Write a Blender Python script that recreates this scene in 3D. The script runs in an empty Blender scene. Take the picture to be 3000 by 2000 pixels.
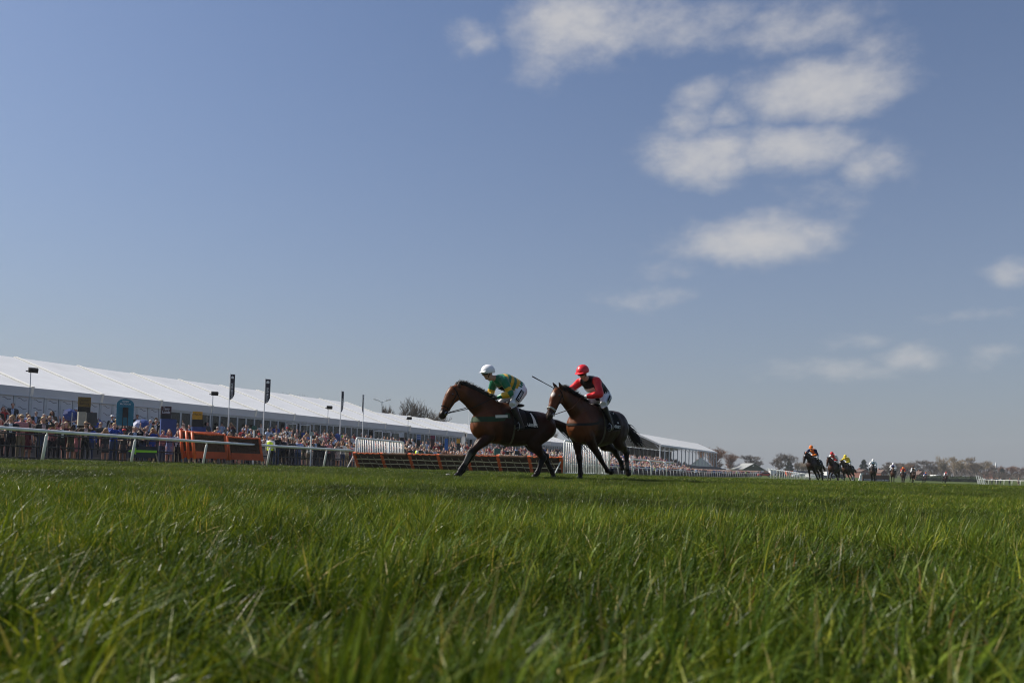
import bpy, bmesh, math, random
import numpy as np
from mathutils import Vector, Matrix, Euler, noise as mnoise
from mathutils.kdtree import KDTree
from mathutils.bvhtree import BVHTree
random.seed(7); np.random.seed(7)
S = bpy.context.scene
C = S.collection
rad = math.radians
V = Vector
# ------------------------------------------------------------------ camera
# world axes: +Y runs along the race track (away), +X across it; z = 0 is the lens height
TH, PITCH, ROLL, FPX = rad(22.8), rad(1.6), rad(1.6), 2500.0
SHIFT = 287.0
RT = V((math.cos(TH), math.sin(TH), 0)); FW = V((-math.sin(TH), math.cos(TH), 0)); UP = V((0, 0, 1))
_f = (FW*math.cos(PITCH) + UP*math.sin(PITCH)).normalized()
_u0 = RT.cross(_f).normalized()
_r = RT*math.cos(ROLL) + _u0*math.sin(ROLL)
_u = _u0*math.cos(ROLL) - RT*math.sin(ROLL)
cd = bpy.data.cameras.new('camera'); cam = bpy.data.objects.new('camera', cd); C.objects.link(cam)
cam.matrix_world = Matrix(((_r.x, _u.x, -_f.x, 0), (_r.y, _u.y, -_f.y, 0), (_r.z, _u.z, -_f.z, 0), (0, 0, 0, 1)))
cd.sensor_width = 36; cd.lens = 36*FPX/3000; cd.shift_y = SHIFT/3000
cd.clip_start = 0.02; cd.clip_end = 6000
cd.dof.use_dof = True; cd.dof.focus_distance = 17.0; cd.dof.aperture_fstop = 6.3
S.camera = cam
# ------------------------------------------------------------------ sky and sun
SUN_CAM = V((-0.95, 0.25)).normalized(); SUN_EL = rad(42)
_sh = RT*SUN_CAM.x + FW*SUN_CAM.y
SUN = (_sh*math.cos(SUN_EL) + UP*math.sin(SUN_EL)).normalized()
W = bpy.data.worlds.new('World'); S.world = W; W.use_nodes = True
def build_world():
    nt = W.node_tree; N = nt.nodes; L = nt.links; N.clear()
    out = N.new('ShaderNodeOutputWorld'); bg = N.new('ShaderNodeBackground')
    sky = N.new('ShaderNodeTexSky'); sky.sky_type = 'NISHITA'; sky.sun_disc = False
    sky.sun_elevation = SUN_EL; sky.sun_rotation = math.atan2(SUN.x, SUN.y)
    sky.altitude = 0; sky.air_density = 1.0; sky.dust_density = 1.0; sky.ozone_density = 2.5
    bg.inputs['Strength'].default_value = 0.060
    tc = N.new('ShaderNodeTexCoord')
    # direction -> (azimuth about the view side, elevation)
    def vm(op, a, b=None):
        n = N.new('ShaderNodeVectorMath'); n.operation = op
        for i, s in enumerate((a, b)):
            if s is None: continue
            if hasattr(s, 'links'): L.new(s, n.inputs[i])
            else: n.inputs[i].default_value = s
        return n
    def ma(op, a, b=None, c=None, clamp=False):
        n = N.new('ShaderNodeMath'); n.operation = op; n.use_clamp = clamp
        for i, s in enumerate((a, b, c)):
            if s is None: continue
            if hasattr(s, 'links'): L.new(s, n.inputs[i])
            else: n.inputs[i].default_value = s
        return n.outputs[0]
    d = vm('NORMALIZE', tc.outputs['Generated']).outputs[0]
    dr = vm('DOT_PRODUCT', d, tuple(RT)).outputs['Value']; df = vm('DOT_PRODUCT', d, tuple(FW)).outputs['Value']
    sep = N.new('ShaderNodeSeparateXYZ'); L.new(d, sep.inputs[0])
    az = ma('ARCTAN2', dr, df); el = ma('ARCSINE', sep.outputs[2])
    cb = N.new('ShaderNodeCombineXYZ'); L.new(az, cb.inputs[0]); L.new(el, cb.inputs[1])
    ae = cb.outputs[0]
    # domain warp
    nz = N.new('ShaderNodeTexNoise'); nz.inputs['Scale'].default_value = 12; nz.inputs['Detail'].default_value = 6
    L.new(ae, nz.inputs['Vector'])
    wv = vm('SUBTRACT', nz.outputs['Color'], (0.5, 0.5, 0.5)).outputs[0]
    wv = vm('MULTIPLY', wv, (0.06, 0.04, 0)).outputs[0]
    p = vm('ADD', ae, wv).outputs[0]
    blobs = [(1690,70,230,105,1.0),(1570,170,120,75,.6),(1960,50,330,80,.66),(2330,70,300,75,.66),(2580,150,130,110,.5),
             (2420,245,250,85,1.0),(2060,275,90,60,.7),(2030,350,90,80,.68),(2080,440,210,85,.95),(2340,425,200,75,.95),
             (2570,480,100,70,.75),(2160,325,80,40,.7),(2210,700,260,75,1.05),(1950,790,130,40,.4),(1890,865,160,40,.55),
             (2670,1050,110,45,.8),(2470,1085,190,45,.55),(2985,785,70,45,.8),(1385,95,75,55,.62),(2900,1035,80,40,.5),
             (2520,985,130,35,.42),(2830,910,140,25,.4),(2430,590,200,90,.34),(2330,1090,160,40,.42)]
    acc = None
    for px, py, rx, ry, w in blobs:
        # back-rotate the roll to get azimuth / elevation
        x, y = px-1500, -(py-1357)
        x, y = x*math.cos(ROLL)-y*math.sin(ROLL), x*math.sin(ROLL)+y*math.cos(ROLL)
        a, e = math.atan(x/FPX), math.atan(y/FPX*math.cos(math.atan(x/FPX)))
        s = vm('SUBTRACT', p, (a, e, 0)).outputs[0]
        s = vm('MULTIPLY', s, (FPX/(rx*1.04), FPX/(ry*1.04), 0)).outputs[0]
        ln = vm('LENGTH', s).outputs['Value']
        m = N.new('ShaderNodeMapRange'); m.interpolation_type = 'SMOOTHSTEP'
        m.inputs[1].default_value = 0.1; m.inputs[2].default_value = 1.5; m.inputs[3].default_value = w; m.inputs[4].default_value = 0
        L.new(ln, m.inputs[0])
        acc = m.outputs[0] if acc is None else ma('MAXIMUM', acc, m.outputs[0])
    # the same kind of fair-weather cloud all round the rest of the sky
    n3 = N.new('ShaderNodeTexNoise'); n3.inputs['Scale'].default_value = 2.6; n3.inputs['Detail'].default_value = 3
    L.new(vm('MULTIPLY', d, (1, 1, 2.2)).outputs[0], n3.inputs['Vector'])
    g = ma('MULTIPLY', ma('SUBTRACT', n3.outputs[0], 0.53), 6.0, None, True)
    away = N.new('ShaderNodeMapRange'); away.interpolation_type = 'SMOOTHSTEP'
    away.inputs[1].default_value = 0.62; away.inputs[2].default_value = 0.9; L.new(ma('ABSOLUTE', az), away.inputs[0])
    hi = N.new('ShaderNodeMapRange'); hi.interpolation_type = 'SMOOTHSTEP'
    hi.inputs[1].default_value = 0.56; hi.inputs[2].default_value = 0.8; L.new(el, hi.inputs[0])
    g = ma('MULTIPLY', g, ma('MAXIMUM', away.outputs[0], hi.outputs[0]))
    acc = ma('MAXIMUM', acc, g)
    n2 = N.new('ShaderNodeTexNoise'); n2.inputs['Scale'].default_value = 26; n2.inputs['Detail'].default_value = 7
    n2.inputs['Roughness'].default_value = 0.6
    L.new(vm('MULTIPLY', ae, (1, 1.7, 1)).outputs[0], n2.inputs['Vector'])
    dens = ma('ADD', acc, ma('MULTIPLY', ma('SUBTRACT', n2.outputs[0], 0.5), 0.9))
    mk = N.new('ShaderNodeMapRange'); mk.interpolation_type = 'SMOOTHSTEP'
    mk.inputs[1].default_value = 0.14; mk.inputs[2].default_value = 1.20; mk.inputs[3].default_value = 0; mk.inputs[4].default_value = 0.84
    L.new(dens, mk.inputs[0])
    up = N.new('ShaderNodeMapRange'); up.inputs[1].default_value = -0.02; up.inputs[2].default_value = 0.0; L.new(el, up.inputs[0])
    fac = ma('MULTIPLY', mk.outputs[0], up.outputs[0])
    tint = N.new('ShaderNodeMix'); tint.data_type = 'RGBA'; tint.blend_type = 'MULTIPLY'; tint.inputs[0].default_value = 1.0
    L.new(sky.outputs[0], tint.inputs[6]); tint.inputs[7].default_value = SKY_TINT
    # low haze all round the horizon
    hz = ma('POWER', 2.718, ma('MULTIPLY', ma('MAXIMUM', el, 0.0), -3.5))
    hzm = N.new('ShaderNodeMix'); hzm.data_type = 'RGBA'; L.new(ma('MULTIPLY', hz, 0.9), hzm.inputs[0]); L.new(tint.outputs[2], hzm.inputs[6]); hzm.inputs[7].default_value = HAZE
    mx = N.new('ShaderNodeMix'); mx.data_type = 'RGBA'
    L.new(fac, mx.inputs[0]); L.new(hzm.outputs[2], mx.inputs[6]); mx.inputs[7].default_value = CLOUD
    L.new(mx.outputs[2], bg.inputs['Color']); L.new(bg.outputs[0], out.inputs[0])
SKY_TINT = (0.98, 1.10, 1.30, 1); HAZE = (3.75, 4.0, 4.4, 1); CLOUD = (7.5, 7.35, 7.35, 1)
build_world()
sl = bpy.data.lights.new('sun', 'SUN'); sl.energy = 5.0; sl.angle = rad(0.55); sl.color = (1.0, 0.94, 0.84)
sun = bpy.data.objects.new('sun', sl); C.objects.link(sun)
sun.rotation_euler = (-SUN).to_track_quat('-Z', 'Y').to_euler(); sun.location = SUN*60
vs = S.view_settings; vs.view_transform = 'Standard'; vs.look = 'None'; vs.exposure = 0.40; vs.gamma = 1; vs.use_curve_mapping = False
S.cycles.filter_width = 1.1; S.cycles.max_bounces = 6; S.cycles.transparent_max_bounces = 12
# ------------------------------------------------------------------ terrain and placing
def DEP(x, y): return x*FW.x + y*FW.y
def CX(x, y): return x*RT.x + y*RT.y
def G(x, y):
    d = DEP(x, y)
    dd = max(0.0, d); t = min(dd, 240.0)
    z = -0.155 - 0.0088*(t if t < 170 else 170 + (t-170) - (t-170)**2/140.0)
    if d < 17: z = -0.305 + 0.062*(min(1.0, (17-d)/17))**4 - 0.012*math.sin(math.pi*max(0.0, d)/17)
    r = math.hypot(x, y)
    if r < 40:
        k = 1 - r/40
        z += k*(0.018*mnoise.noise(V((x*0.9, y*0.9, 3.1))) + 0.012*mnoise.noise(V((x*2.3, y*2.3, 7.7))))
    return z
def cw(cx, d): return RT*cx + FW*d
def project(p):
    x, y, z = p.dot(_r), p.dot(_u), p.dot(_f)
    return 1500+FPX*x/z, 1000+SHIFT-FPX*y/z
def pos(px, d, h=0.0):
    """ground point at depth d whose upright at height h stands in column px of the photograph"""
    cx = (px-1500)/FPX*d
    for _ in range(5):
        p = cw(cx, d); p.z = G(p.x, p.y)+h
        cx += (px-project(p)[0])/FPX*d
    p = cw(cx, d); p.z = G(p.x, p.y)
    return p
def onX(px, X, h=1.2):
    """point on the line x = X (parallel to the track) in column px"""
    lo, hi = 2.0, 900.0
    for _ in range(50):
        m = (lo+hi)/2
        q = V((X, m, G(X, m)+h))
        if q.dot(_f) < 0.5 or project(q)[0] < px: lo = m
        else: hi = m
    return lo
# ------------------------------------------------------------------ materials
MATS = {}
def mat(name, col, rough=0.65, var=0.15, scale=6.0, bump=0.0, metal=0.0, spec=0.4, vcol=None, trans=0.0, detail=3, sheen=0.0, dirt=None):
    if name in MATS: return MATS[name]
    m = bpy.data.materials.new(name); m.use_nodes = True; MATS[name] = m
    nt = m.node_tree; N = nt.nodes; L = nt.links
    b = N['Principled BSDF']; b.inputs['Roughness'].default_value = rough; b.inputs['Metallic'].default_value = metal
    b.inputs['Specular IOR Level'].default_value = spec
    if sheen: b.inputs['Sheen Weight'].default_value = sheen
    tc = N.new('ShaderNodeTexCoord'); nz = N.new('ShaderNodeTexNoise')
    nz.inputs['Scale'].default_value = scale; nz.inputs['Detail'].default_value = detail
    L.new(tc.outputs['Object'], nz.inputs['Vector'])
    mr = N.new('ShaderNodeMapRange'); mr.inputs[1].default_value = 0.25; mr.inputs[2].default_value = 0.75
    mr.inputs[3].default_value = 1-var; mr.inputs[4].default_value = 1+var; L.new(nz.outputs[0], mr.inputs[0])
    mx = N.new('ShaderNodeMix'); mx.data_type = 'RGBA'; mx.blend_type = 'MULTIPLY'; mx.inputs[0].default_value = 1
    if vcol:
        at = N.new('ShaderNodeAttribute'); at.attribute_name = vcol
        if col != (1, 1, 1):
            m2 = N.new('ShaderNodeMix'); m2.data_type = 'RGBA'; m2.blend_type = 'MULTIPLY'; m2.inputs[0].default_value = 1
            L.new(at.outputs['Color'], m2.inputs[6]); m2.inputs[7].default_value = (*col, 1); L.new(m2.outputs[2], mx.inputs[6])
        else: L.new(at.outputs['Color'], mx.inputs[6])
    else: mx.inputs[6].default_value = (*col, 1)
    L.new(mr.outputs[0], mx.inputs[7]); last = mx.outputs[2]
    if dirt:
        n2 = N.new('ShaderNodeTexNoise'); n2.inputs['Scale'].default_value = dirt[1]; n2.inputs['Detail'].default_value = 5
        L.new(tc.outputs['Object'], n2.inputs['Vector'])
        r2 = N.new('ShaderNodeMapRange'); r2.inputs[1].default_value = 0.5; r2.inputs[2].default_value = 0.72; r2.inputs[4].default_value = dirt[2]
        L.new(n2.outputs[0], r2.inputs[0])
        m3 = N.new('ShaderNodeMix'); m3.data_type = 'RGBA'; L.new(r2.outputs[0], m3.inputs[0]); L.new(last, m3.inputs[6]); m3.inputs[7].default_value = (*dirt[0], 1)
        last = m3.outputs[2]
    L.new(last, b.inputs['Base Color'])
    if bump:
        bp = N.new('ShaderNodeBump'); bp.inputs['Strength'].default_value = bump; bp.inputs['Distance'].default_value = 0.02
        L.new(nz.outputs[0], bp.inputs['Height']); L.new(bp.outputs[0], b.inputs['Normal'])
    if trans:
        tr = N.new('ShaderNodeBsdfTranslucent'); L.new(last, tr.inputs['Color'])
        ms = N.new('ShaderNodeMixShader'); ms.inputs[0].default_value = trans
        L.new(b.outputs[0], ms.inputs[1]); L.new(tr.outputs[0], ms.inputs[2]); L.new(ms.outputs[0], N['Material Output'].inputs['Surface'])
    return m
# ------------------------------------------------------------------ mesh helpers
class MB:
    def __init__(s): s.v = []; s.f = []
    def add(s, vs, fs):
        o = len(s.v); s.v += [V(p) for p in vs]; s.f += [tuple(i+o for i in f) for f in fs]; return s
    def box(s, c, size, R=None):
        c = V(c); hx, hy, hz = size[0]/2, size[1]/2, size[2]/2
        pts = [V((x, y, z)) for x in (-hx, hx) for y in (-hy, hy) for z in (-hz, hz)]
        if R is not None: pts = [R @ p for p in pts]
        return s.add([c+p for p in pts], [(0,1,3,2),(4,6,7,5),(0,4,5,1),(2,3,7,6),(0,2,6,4),(1,5,7,3)])
    def beam(s, a, b, w, h, up=UP):
        a, b = V(a), V(b); t = (b-a).normalized(); sd = t.cross(up)
        if sd.length < 1e-4: sd = t.cross(V((1, 0, 0)))
        sd.normalize(); u = sd.cross(t).normalized()
        q = [a+sd*x+u*z for x, z in ((-w/2,-h/2),(w/2,-h/2),(w/2,h/2),(-w/2,h/2))]
        q += [p+(b-a) for p in q]
        return s.add(q, [(3,2,1,0),(4,5,6,7),(0,1,5,4),(1,2,6,5),(2,3,7,6),(3,0,4,7)])
    def tube(s, pts, r, n=8, caps=True):
        pts = [V(p) for p in pts]; rs = r if isinstance(r, (list, tuple)) else [r]*len(pts)
        rings = []; prev = None
        for i, p in enumerate(pts):
            t = (pts[min(i+1, len(pts)-1)]-pts[max(i-1, 0)]).normalized()
            a = prev if prev is not None else (V((0, 0, 1)) if abs(t.z) < 0.9 else V((1, 0, 0)))
            a = (a-t*a.dot(t)); a.normalize(); b = t.cross(a); prev = a
            rings.append([p+(a*math.cos(2*math.pi*k/n)+b*math.sin(2*math.pi*k/n))*rs[i] for k in range(n)])
        vs = [q for rg in rings for q in rg]; fs = []
        for i in range(len(pts)-1):
            for k in range(n):
                fs.append((i*n+k, i*n+(k+1) % n, (i+1)*n+(k+1) % n, (i+1)*n+k))
        if caps: fs += [tuple(range(n-1, -1, -1)), tuple((len(pts)-1)*n+k for k in range(n))]
        return s.add(vs, fs)
    def prism(s, poly, ext):
        n = len(poly); poly = [V(p) for p in poly]; e = V(ext)
        return s.add(poly+[p+e for p in poly], [tuple(range(n-1, -1, -1)), tuple(range(n, 2*n))]+[(i, (i+1) % n, n+(i+1) % n, n+i) for i in range(n)])
    def ball(s, c, r, nu=10, nv=7, R=None):
        c = V(c); r = V(r) if not isinstance(r, (int, float)) else V((r, r, r)); vs = []
        for j in range(nv+1):
            ph = math.pi*j/nv
            for i in range(nu):
                t = 2*math.pi*i/nu; p = V((r.x*math.sin(ph)*math.cos(t), r.y*math.sin(ph)*math.sin(t), r.z*math.cos(ph)))
                vs.append(c+(R @ p if R is not None else p))
        return s.add(vs, [(j*nu+i, (j+1)*nu+i, (j+1)*nu+(i+1) % nu, j*nu+(i+1) % nu) for j in range(nv) for i in range(nu)])
    def mesh(s, name, m=None, smooth=False, origin=(0, 0, 0)):
        o = V(origin); me = bpy.data.meshes.new(name); me.from_pydata([tuple(p-o) for p in s.v], [], s.f)
        if m: me.materials.append(m)
        if smooth: me.polygons.foreach_set('use_smooth', [True]*len(me.polygons))
        me.update(); return me
def ob(name, me, parent=None, loc=(0, 0, 0), rz=0.0, rot=None, scl=None):
    o = bpy.data.objects.new(name, me); C.objects.link(o); o.location = loc
    o.rotation_euler = rot if rot is not None else (0, 0, rz)
    if scl is not None: o.scale = scl if not isinstance(scl, (int, float)) else (scl,)*3
    if parent is not None: o.parent = parent
    return o
def tag(o, label, cat, group=None):
    o['label'] = label; o['category'] = cat
    if group: o['group'] = group
    return o
def thing(name, label, cat, loc=(0, 0, 0), rz=0.0, group=None):
    return tag(ob(name, None, None, loc, rz), label, cat, group)
def part(name, mb, m, root, smooth=False, label=None):
    """mb holds world coordinates; root is an unrotated empty"""
    o = ob(name, mb.mesh(name, m, smooth, root.location), root)
    if label: o['label'] = label
    return o
def lpart(name, mb, m, root, smooth=False):
    """mb holds the root's own coordinates"""
    return ob(name, mb.mesh(name, m, smooth), root)
def copytree(o, parent=None, loc=None, rz=None, label=None):
    c = o.copy(); C.objects.link(c); c.parent = parent
    if loc is not None: c.location = loc
    if rz is not None: c.rotation_euler = (0, 0, rz)
    if label: c['label'] = label
    for ch in list(o.children): copytree(ch, c)
    return c
_fontcache = {}
def text_mb(s, size=1.0, bold=0.0):
    """flat lettering in the x/y plane, centred on the origin: (verts, faces)"""
    k = (s, bold)
    if k not in _fontcache:
        cu = bpy.data.curves.new('t', 'FONT'); cu.body = s; cu.size = 1; cu.align_x = 'CENTER'; cu.align_y = 'CENTER'; cu.resolution_u = 2; cu.offset = bold
        o = bpy.data.objects.new('t', cu); C.objects.link(o)
        dg = bpy.context.evaluated_depsgraph_get(); me = bpy.data.meshes.new_from_object(o.evaluated_get(dg))
        vs = [v.co.copy() for v in me.vertices]; fs = [tuple(p.vertices) for p in me.polygons]
        bpy.data.objects.remove(o); bpy.data.curves.remove(cu); bpy.data.meshes.remove(me)
        _fontcache[k] = (vs, fs)
    vs, fs = _fontcache[k]
    return [v*size for v in vs], fs
def letter(mb, s, size, c, ax, ay, bold=0.0, width=None):
    vs, fs = text_mb(s, size, bold); c, ax, ay = V(c), V(ax).normalized(), V(ay).normalized()
    k = 1.0
    if width:
        w = max(v.x for v in vs)-min(v.x for v in vs); k = width/w
    return mb.add([c+ax*v.x*k+ay*v.y for v in vs], fs)
# ================================================================== ground
def ground():
    rs = [0.0]+[0.15*1.12**i for i in range(92)]
    rs = [r for r in rs if r < 3500]+[4200.0]
    na = 144; vs = [V((0, 0, G(0, 0)))]; fs = []
    for r in rs[1:]:
        for k in range(na):
            a = 2*math.pi*k/na; x, y = r*math.cos(a), r*math.sin(a); vs.append(V((x, y, G(x, y))))
    for k in range(na): fs.append((0, 1+k, 1+(k+1) % na))
    for i in range(len(rs)-2):
        for k in range(na):
            a, b = 1+i*na+k, 1+i*na+(k+1) % na; fs.append((a, a+na, b+na, b))
    mb = MB(); mb.v = vs; mb.f = fs
    m = bpy.data.materials.new('turf'); m.use_nodes = True; nt = m.node_tree; N = nt.nodes; L = nt.links; b = N['Principled BSDF']
    b.inputs['Roughness'].default_value = 0.85; b.inputs['Specular IOR Level'].default_value = 0.15
    tc = N.new('ShaderNodeTexCoord')
    def nz(sc, det=4):
        n = N.new('ShaderNodeTexNoise'); n.inputs['Scale'].default_value = sc; n.inputs['Detail'].default_value = det; L.new(tc.outputs['Object'], n.inputs['Vector']); return n.outputs[0]
    r1 = N.new('ShaderNodeValToRGB'); L.new(nz(0.35, 6), r1.inputs[0])
    r1.color_ramp.elements[0].color = (0.038, 0.060, 0.010, 1); r1.color_ramp.elements[0].position = 0.3
    r1.color_ramp.elements[1].color = (0.082, 0.105, 0.018, 1); r1.color_ramp.elements[1].position = 0.72
    r2 = N.new('ShaderNodeMapRange'); L.new(nz(22, 5), r2.inputs[0]); r2.inputs[1].default_value = 0.3; r2.inputs[2].default_value = 0.7; r2.inputs[3].default_value = 0.55; r2.inputs[4].default_value = 1.35
    mx = N.new('ShaderNodeMix'); mx.data_type = 'RGBA'; mx.blend_type = 'MULTIPLY'; mx.inputs[0].default_value = 1
    L.new(r1.outputs[0], mx.inputs[6]); L.new(r2.outputs[0], mx.inputs[7]); L.new(mx.outputs[2], b.inputs['Base Color'])
    bp = N.new('ShaderNodeBump'); bp.inputs['Strength'].default_value = 0.6; bp.inputs['Distance'].default_value = 0.05; L.new(nz(40, 4), bp.inputs['Height']); L.new(bp.outputs[0], b.inputs['Normal'])
    o = ob('ground', mb.mesh('ground', m, True)); o['kind'] = 'structure'
    # tarmac walk in front of the stands
    mb = MB(); ys = [-20+4*i for i in range(78)]
    for y in ys: mb.v += [V((-32.1, y, G(-32.1, y)+0.03)), V((-37.2, y, G(-37.2, y)+0.03))]
    mb.f = [(2*i, 2*i+2, 2*i+3, 2*i+1) for i in range(len(ys)-1)]
    o = ob('pavement', mb.mesh('pavement', mat('tarmac', (0.045, 0.045, 0.05), 0.9, 0.3, 3, 0.3))); o['kind'] = 'structure'
ground()
# ================================================================== grass
def grass_material():
    m = bpy.data.materials.new('grass_blade'); m.use_nodes = True; nt = m.node_tree; N = nt.nodes; L = nt.links; b = N['Principled BSDF']
    b.inputs['Roughness'].default_value = 0.36; b.inputs['Specular IOR Level'].default_value = 0.13
    at = N.new('ShaderNodeAttribute'); at.attribute_name = 'Col'
    oi = N.new('ShaderNodeObjectInfo'); hs = N.new('ShaderNodeHueSaturation')
    mr = N.new('ShaderNodeMapRange'); mr.inputs[3].default_value = 0.75; mr.inputs[4].default_value = 1.3
    L.new(oi.outputs['Random'], mr.inputs[0]); L.new(mr.outputs[0], hs.inputs['Value']); L.new(at.outputs['Color'], hs.inputs['Color'])
    tc = N.new('ShaderNodeTexCoord')
    L.new(hs.outputs[0], b.inputs['Base Color'])
    tr = N.new('ShaderNodeBsdfTranslucent'); g = N.new('ShaderNodeMix'); g.data_type = 'RGBA'; g.blend_type = 'MULTIPLY'; g.inputs[0].default_value = 1
    L.new(hs.outputs[0], g.inputs[6]); g.inputs[7].default_value = (1.15, 1.1, 0.5, 1); L.new(g.outputs[2], tr.inputs['Color'])
    ms = N.new('ShaderNodeMixShader'); ms.inputs[0].default_value = 0.26
    L.new(b.outputs[0], ms.inputs[1]); L.new(tr.outputs[0], ms.inputs[2]); L.new(ms.outputs[0], N['Material Output'].inputs['Surface'])
    return m
GM = grass_material()
def clump(name, nbl, R, hmin, hmax, wid, seg, rng, tuft=0.0, tone=(1, 1, 1)):
    vs, fs, cs = [], [], []
    cen = [(R*0.8*math.sqrt(rng.random()), rng.random()*6.283) for _ in range(5)]
    for _ in range(nbl):
        if rng.random() < tuft:
            r, a = rng.choice(cen); base = V((r*math.cos(a)+rng.gauss(0, R*.14), r*math.sin(a)+rng.gauss(0, R*.14), -0.005)); hk = 1.15
        else:
            r = R*math.sqrt(rng.random()); a = rng.random()*6.283; base = V((r*math.cos(a), r*math.sin(a), -0.005)); hk = 0.85
        h = (hmin+(hmax-hmin)*rng.random()**1.2)*hk
        az = rng.random()*6.283; lean = V((math.cos(az), math.sin(az), 0))*rng.uniform(0.15, 1.15)+V((RT.x, RT.y, 0))*rng.uniform(-0.1, 0.55)
        curl = rng.uniform(0.15, 1.5); w = wid*rng.uniform(0.45, 1.3)*(1.9 if rng.random() < .08 else 1)
        az2 = rng.random()*6.283; sd = V((math.cos(az2), math.sin(az2), rng.uniform(-.3, .3))); sd.normalize()
        q = rng.random()
        if q < 0.03: c = (0.30, 0.27, 0.11)
        elif q < 0.038: c = (0.24, 0.13, 0.04)
        elif q < 0.17: c = (0.175, 0.210, 0.030)
        elif q < 0.50: c = (0.098, 0.150, 0.017)
        else: c = (0.043, 0.084, 0.011)
        f = rng.uniform(0.75, 1.25); c = tuple(x*f*k for x, k in zip(c, tone))
        o = len(vs)
        for i in range(seg+1):
            t = i/seg; p = base+lean*(h*(0.35*t+0.55*curl*t*t))+UP*(h*(t-0.34*curl*t*t))
            ww = w*(1-t**2.2)*(0.75+0.5*t*(1-t))
            if i == seg: vs.append(p); cs.append(c)
            else: vs += [p-sd*ww/2, p+sd*ww/2]; cs += [c, c]
        for i in range(seg-1): fs.append((o+2*i, o+2*i+1, o+2*i+3, o+2*i+2))
        fs.append((o+2*seg-2, o+2*seg-1, o+2*seg))
    me = bpy.data.meshes.new(name); me.from_pydata([tuple(v) for v in vs], [], fs); me.materials.append(GM)
    ca = me.color_attributes.new('Col', 'FLOAT_COLOR', 'POINT')
    ca.data.foreach_set('color', np.array([(*c, 1) for c in cs], np.float32).ravel()); me.update()
    return me
def grass_field(name, label, meshes, dmin, dmax, dens, smin, smax, margin, seed):
    col = bpy.data.collections.new(name+'_clumps')
    for i, me in enumerate(meshes):
        o = bpy.data.objects.new('clump_%02d' % i, me); col.objects.link(o)
    rng = np.random.default_rng(seed); rows = []
    wid = lambda d: 0.635*d+margin
    area = 0.635*(dmax**2-dmin**2)+2*margin*(dmax-dmin); n = int(area*dens)
    d = np.sqrt(rng.random(n)*(dmax**2-dmin**2)+dmin**2) if margin < 1 else None
    if d is None:
        d = []
        while len(d) < n:
            q = rng.uniform(dmin, dmax, n); keep = rng.random(n) < wid(q)/wid(dmax); d += list(q[keep])
        d = np.array(d[:n])
    cx = (rng.random(n)*2-1)*wid(d)
    pts, rot, scl, idx = [], [], [], []
    for k in range(n):
        p = cw(cx[k], d[k]); x, y = p.x, p.y
        if x < -31.9: continue
        p.z = G(x, y)
        n1 = mnoise.noise(V((x*1.7, y*1.7, 0.3))); n2 = mnoise.noise(V((x*0.35, y*0.35, 5.3)))
        s = smin+(smax-smin)*rng.random(); n3 = mnoise.noise(V((x*4.5, y*4.5, 9.1))); s *= 1+0.50*n1+0.34*n2+0.50*n3
        pts.append(tuple(p)); rot.append((rng.normal(0, 0.1), rng.normal(0, 0.1), rng.uniform(-0.7, 0.7)+(math.pi if rng.random() < 0.15 else 0)))
        scl.append((1.0+0.2*rng.random(), 1.0+0.2*rng.random(), max(0.25, s))); tn = 2.0+3.6*n2+2.6*n1+1.5*mnoise.noise(V((x*.12, y*.12, 2.2)))+rng.normal(0, .8); idx.append(2*int(min(4, max(0, round(tn))))+int(rng.integers(0, 2)))
    me = bpy.data.meshes.new(name); me.from_pydata(pts, [], [])
    for an, ty, key, data in (('rot', 'FLOAT_VECTOR', 'vector', rot), ('scl', 'FLOAT_VECTOR', 'vector', scl)):
        a = me.attributes.new(an, ty, 'POINT'); a.data.foreach_set(key, np.array(data, np.float32).ravel())
    a = me.attributes.new('ci', 'INT', 'POINT'); a.data.foreach_set('value', np.array(idx, np.int32))
    o = ob(name, me); o['kind'] = 'stuff'; tag(o, label, 'grass')
    ng = bpy.data.node_groups.new(name+'_scatter', 'GeometryNodeTree')
    ng.interface.new_socket('Geometry', in_out='INPUT', socket_type='NodeSocketGeometry'); ng.interface.new_socket('Geometry', in_out='OUTPUT', socket_type='NodeSocketGeometry')
    N = ng.nodes; L = ng.links; gi = N.new('NodeGroupInput'); go = N.new('NodeGroupOutput')
    iop = N.new('GeometryNodeInstanceOnPoints'); ci = N.new('GeometryNodeCollectionInfo'); ci.inputs['Collection'].default_value = col
    ci.inputs['Separate Children'].default_value = True; ci.inputs['Reset Children'].default_value = True
    def na(nm, ty):
        n = N.new('GeometryNodeInputNamedAttribute'); n.data_type = ty; n.inputs['Name'].default_value = nm; return n.outputs[0]
    L.new(gi.outputs[0], iop.inputs['Points']); L.new(ci.outputs[0], iop.inputs['Instance']); iop.inputs['Pick Instance'].default_value = True
    L.new(na('ci', 'INT'), iop.inputs['Instance Index']); L.new(na('rot', 'FLOAT_VECTOR'), iop.inputs['Rotation']); L.new(na('scl', 'FLOAT_VECTOR'), iop.inputs['Scale'])
    L.new(iop.outputs[0], go.inputs[0])
    md = o.modifiers.new('scatter', 'NODES'); md.node_group = ng
    return o
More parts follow.
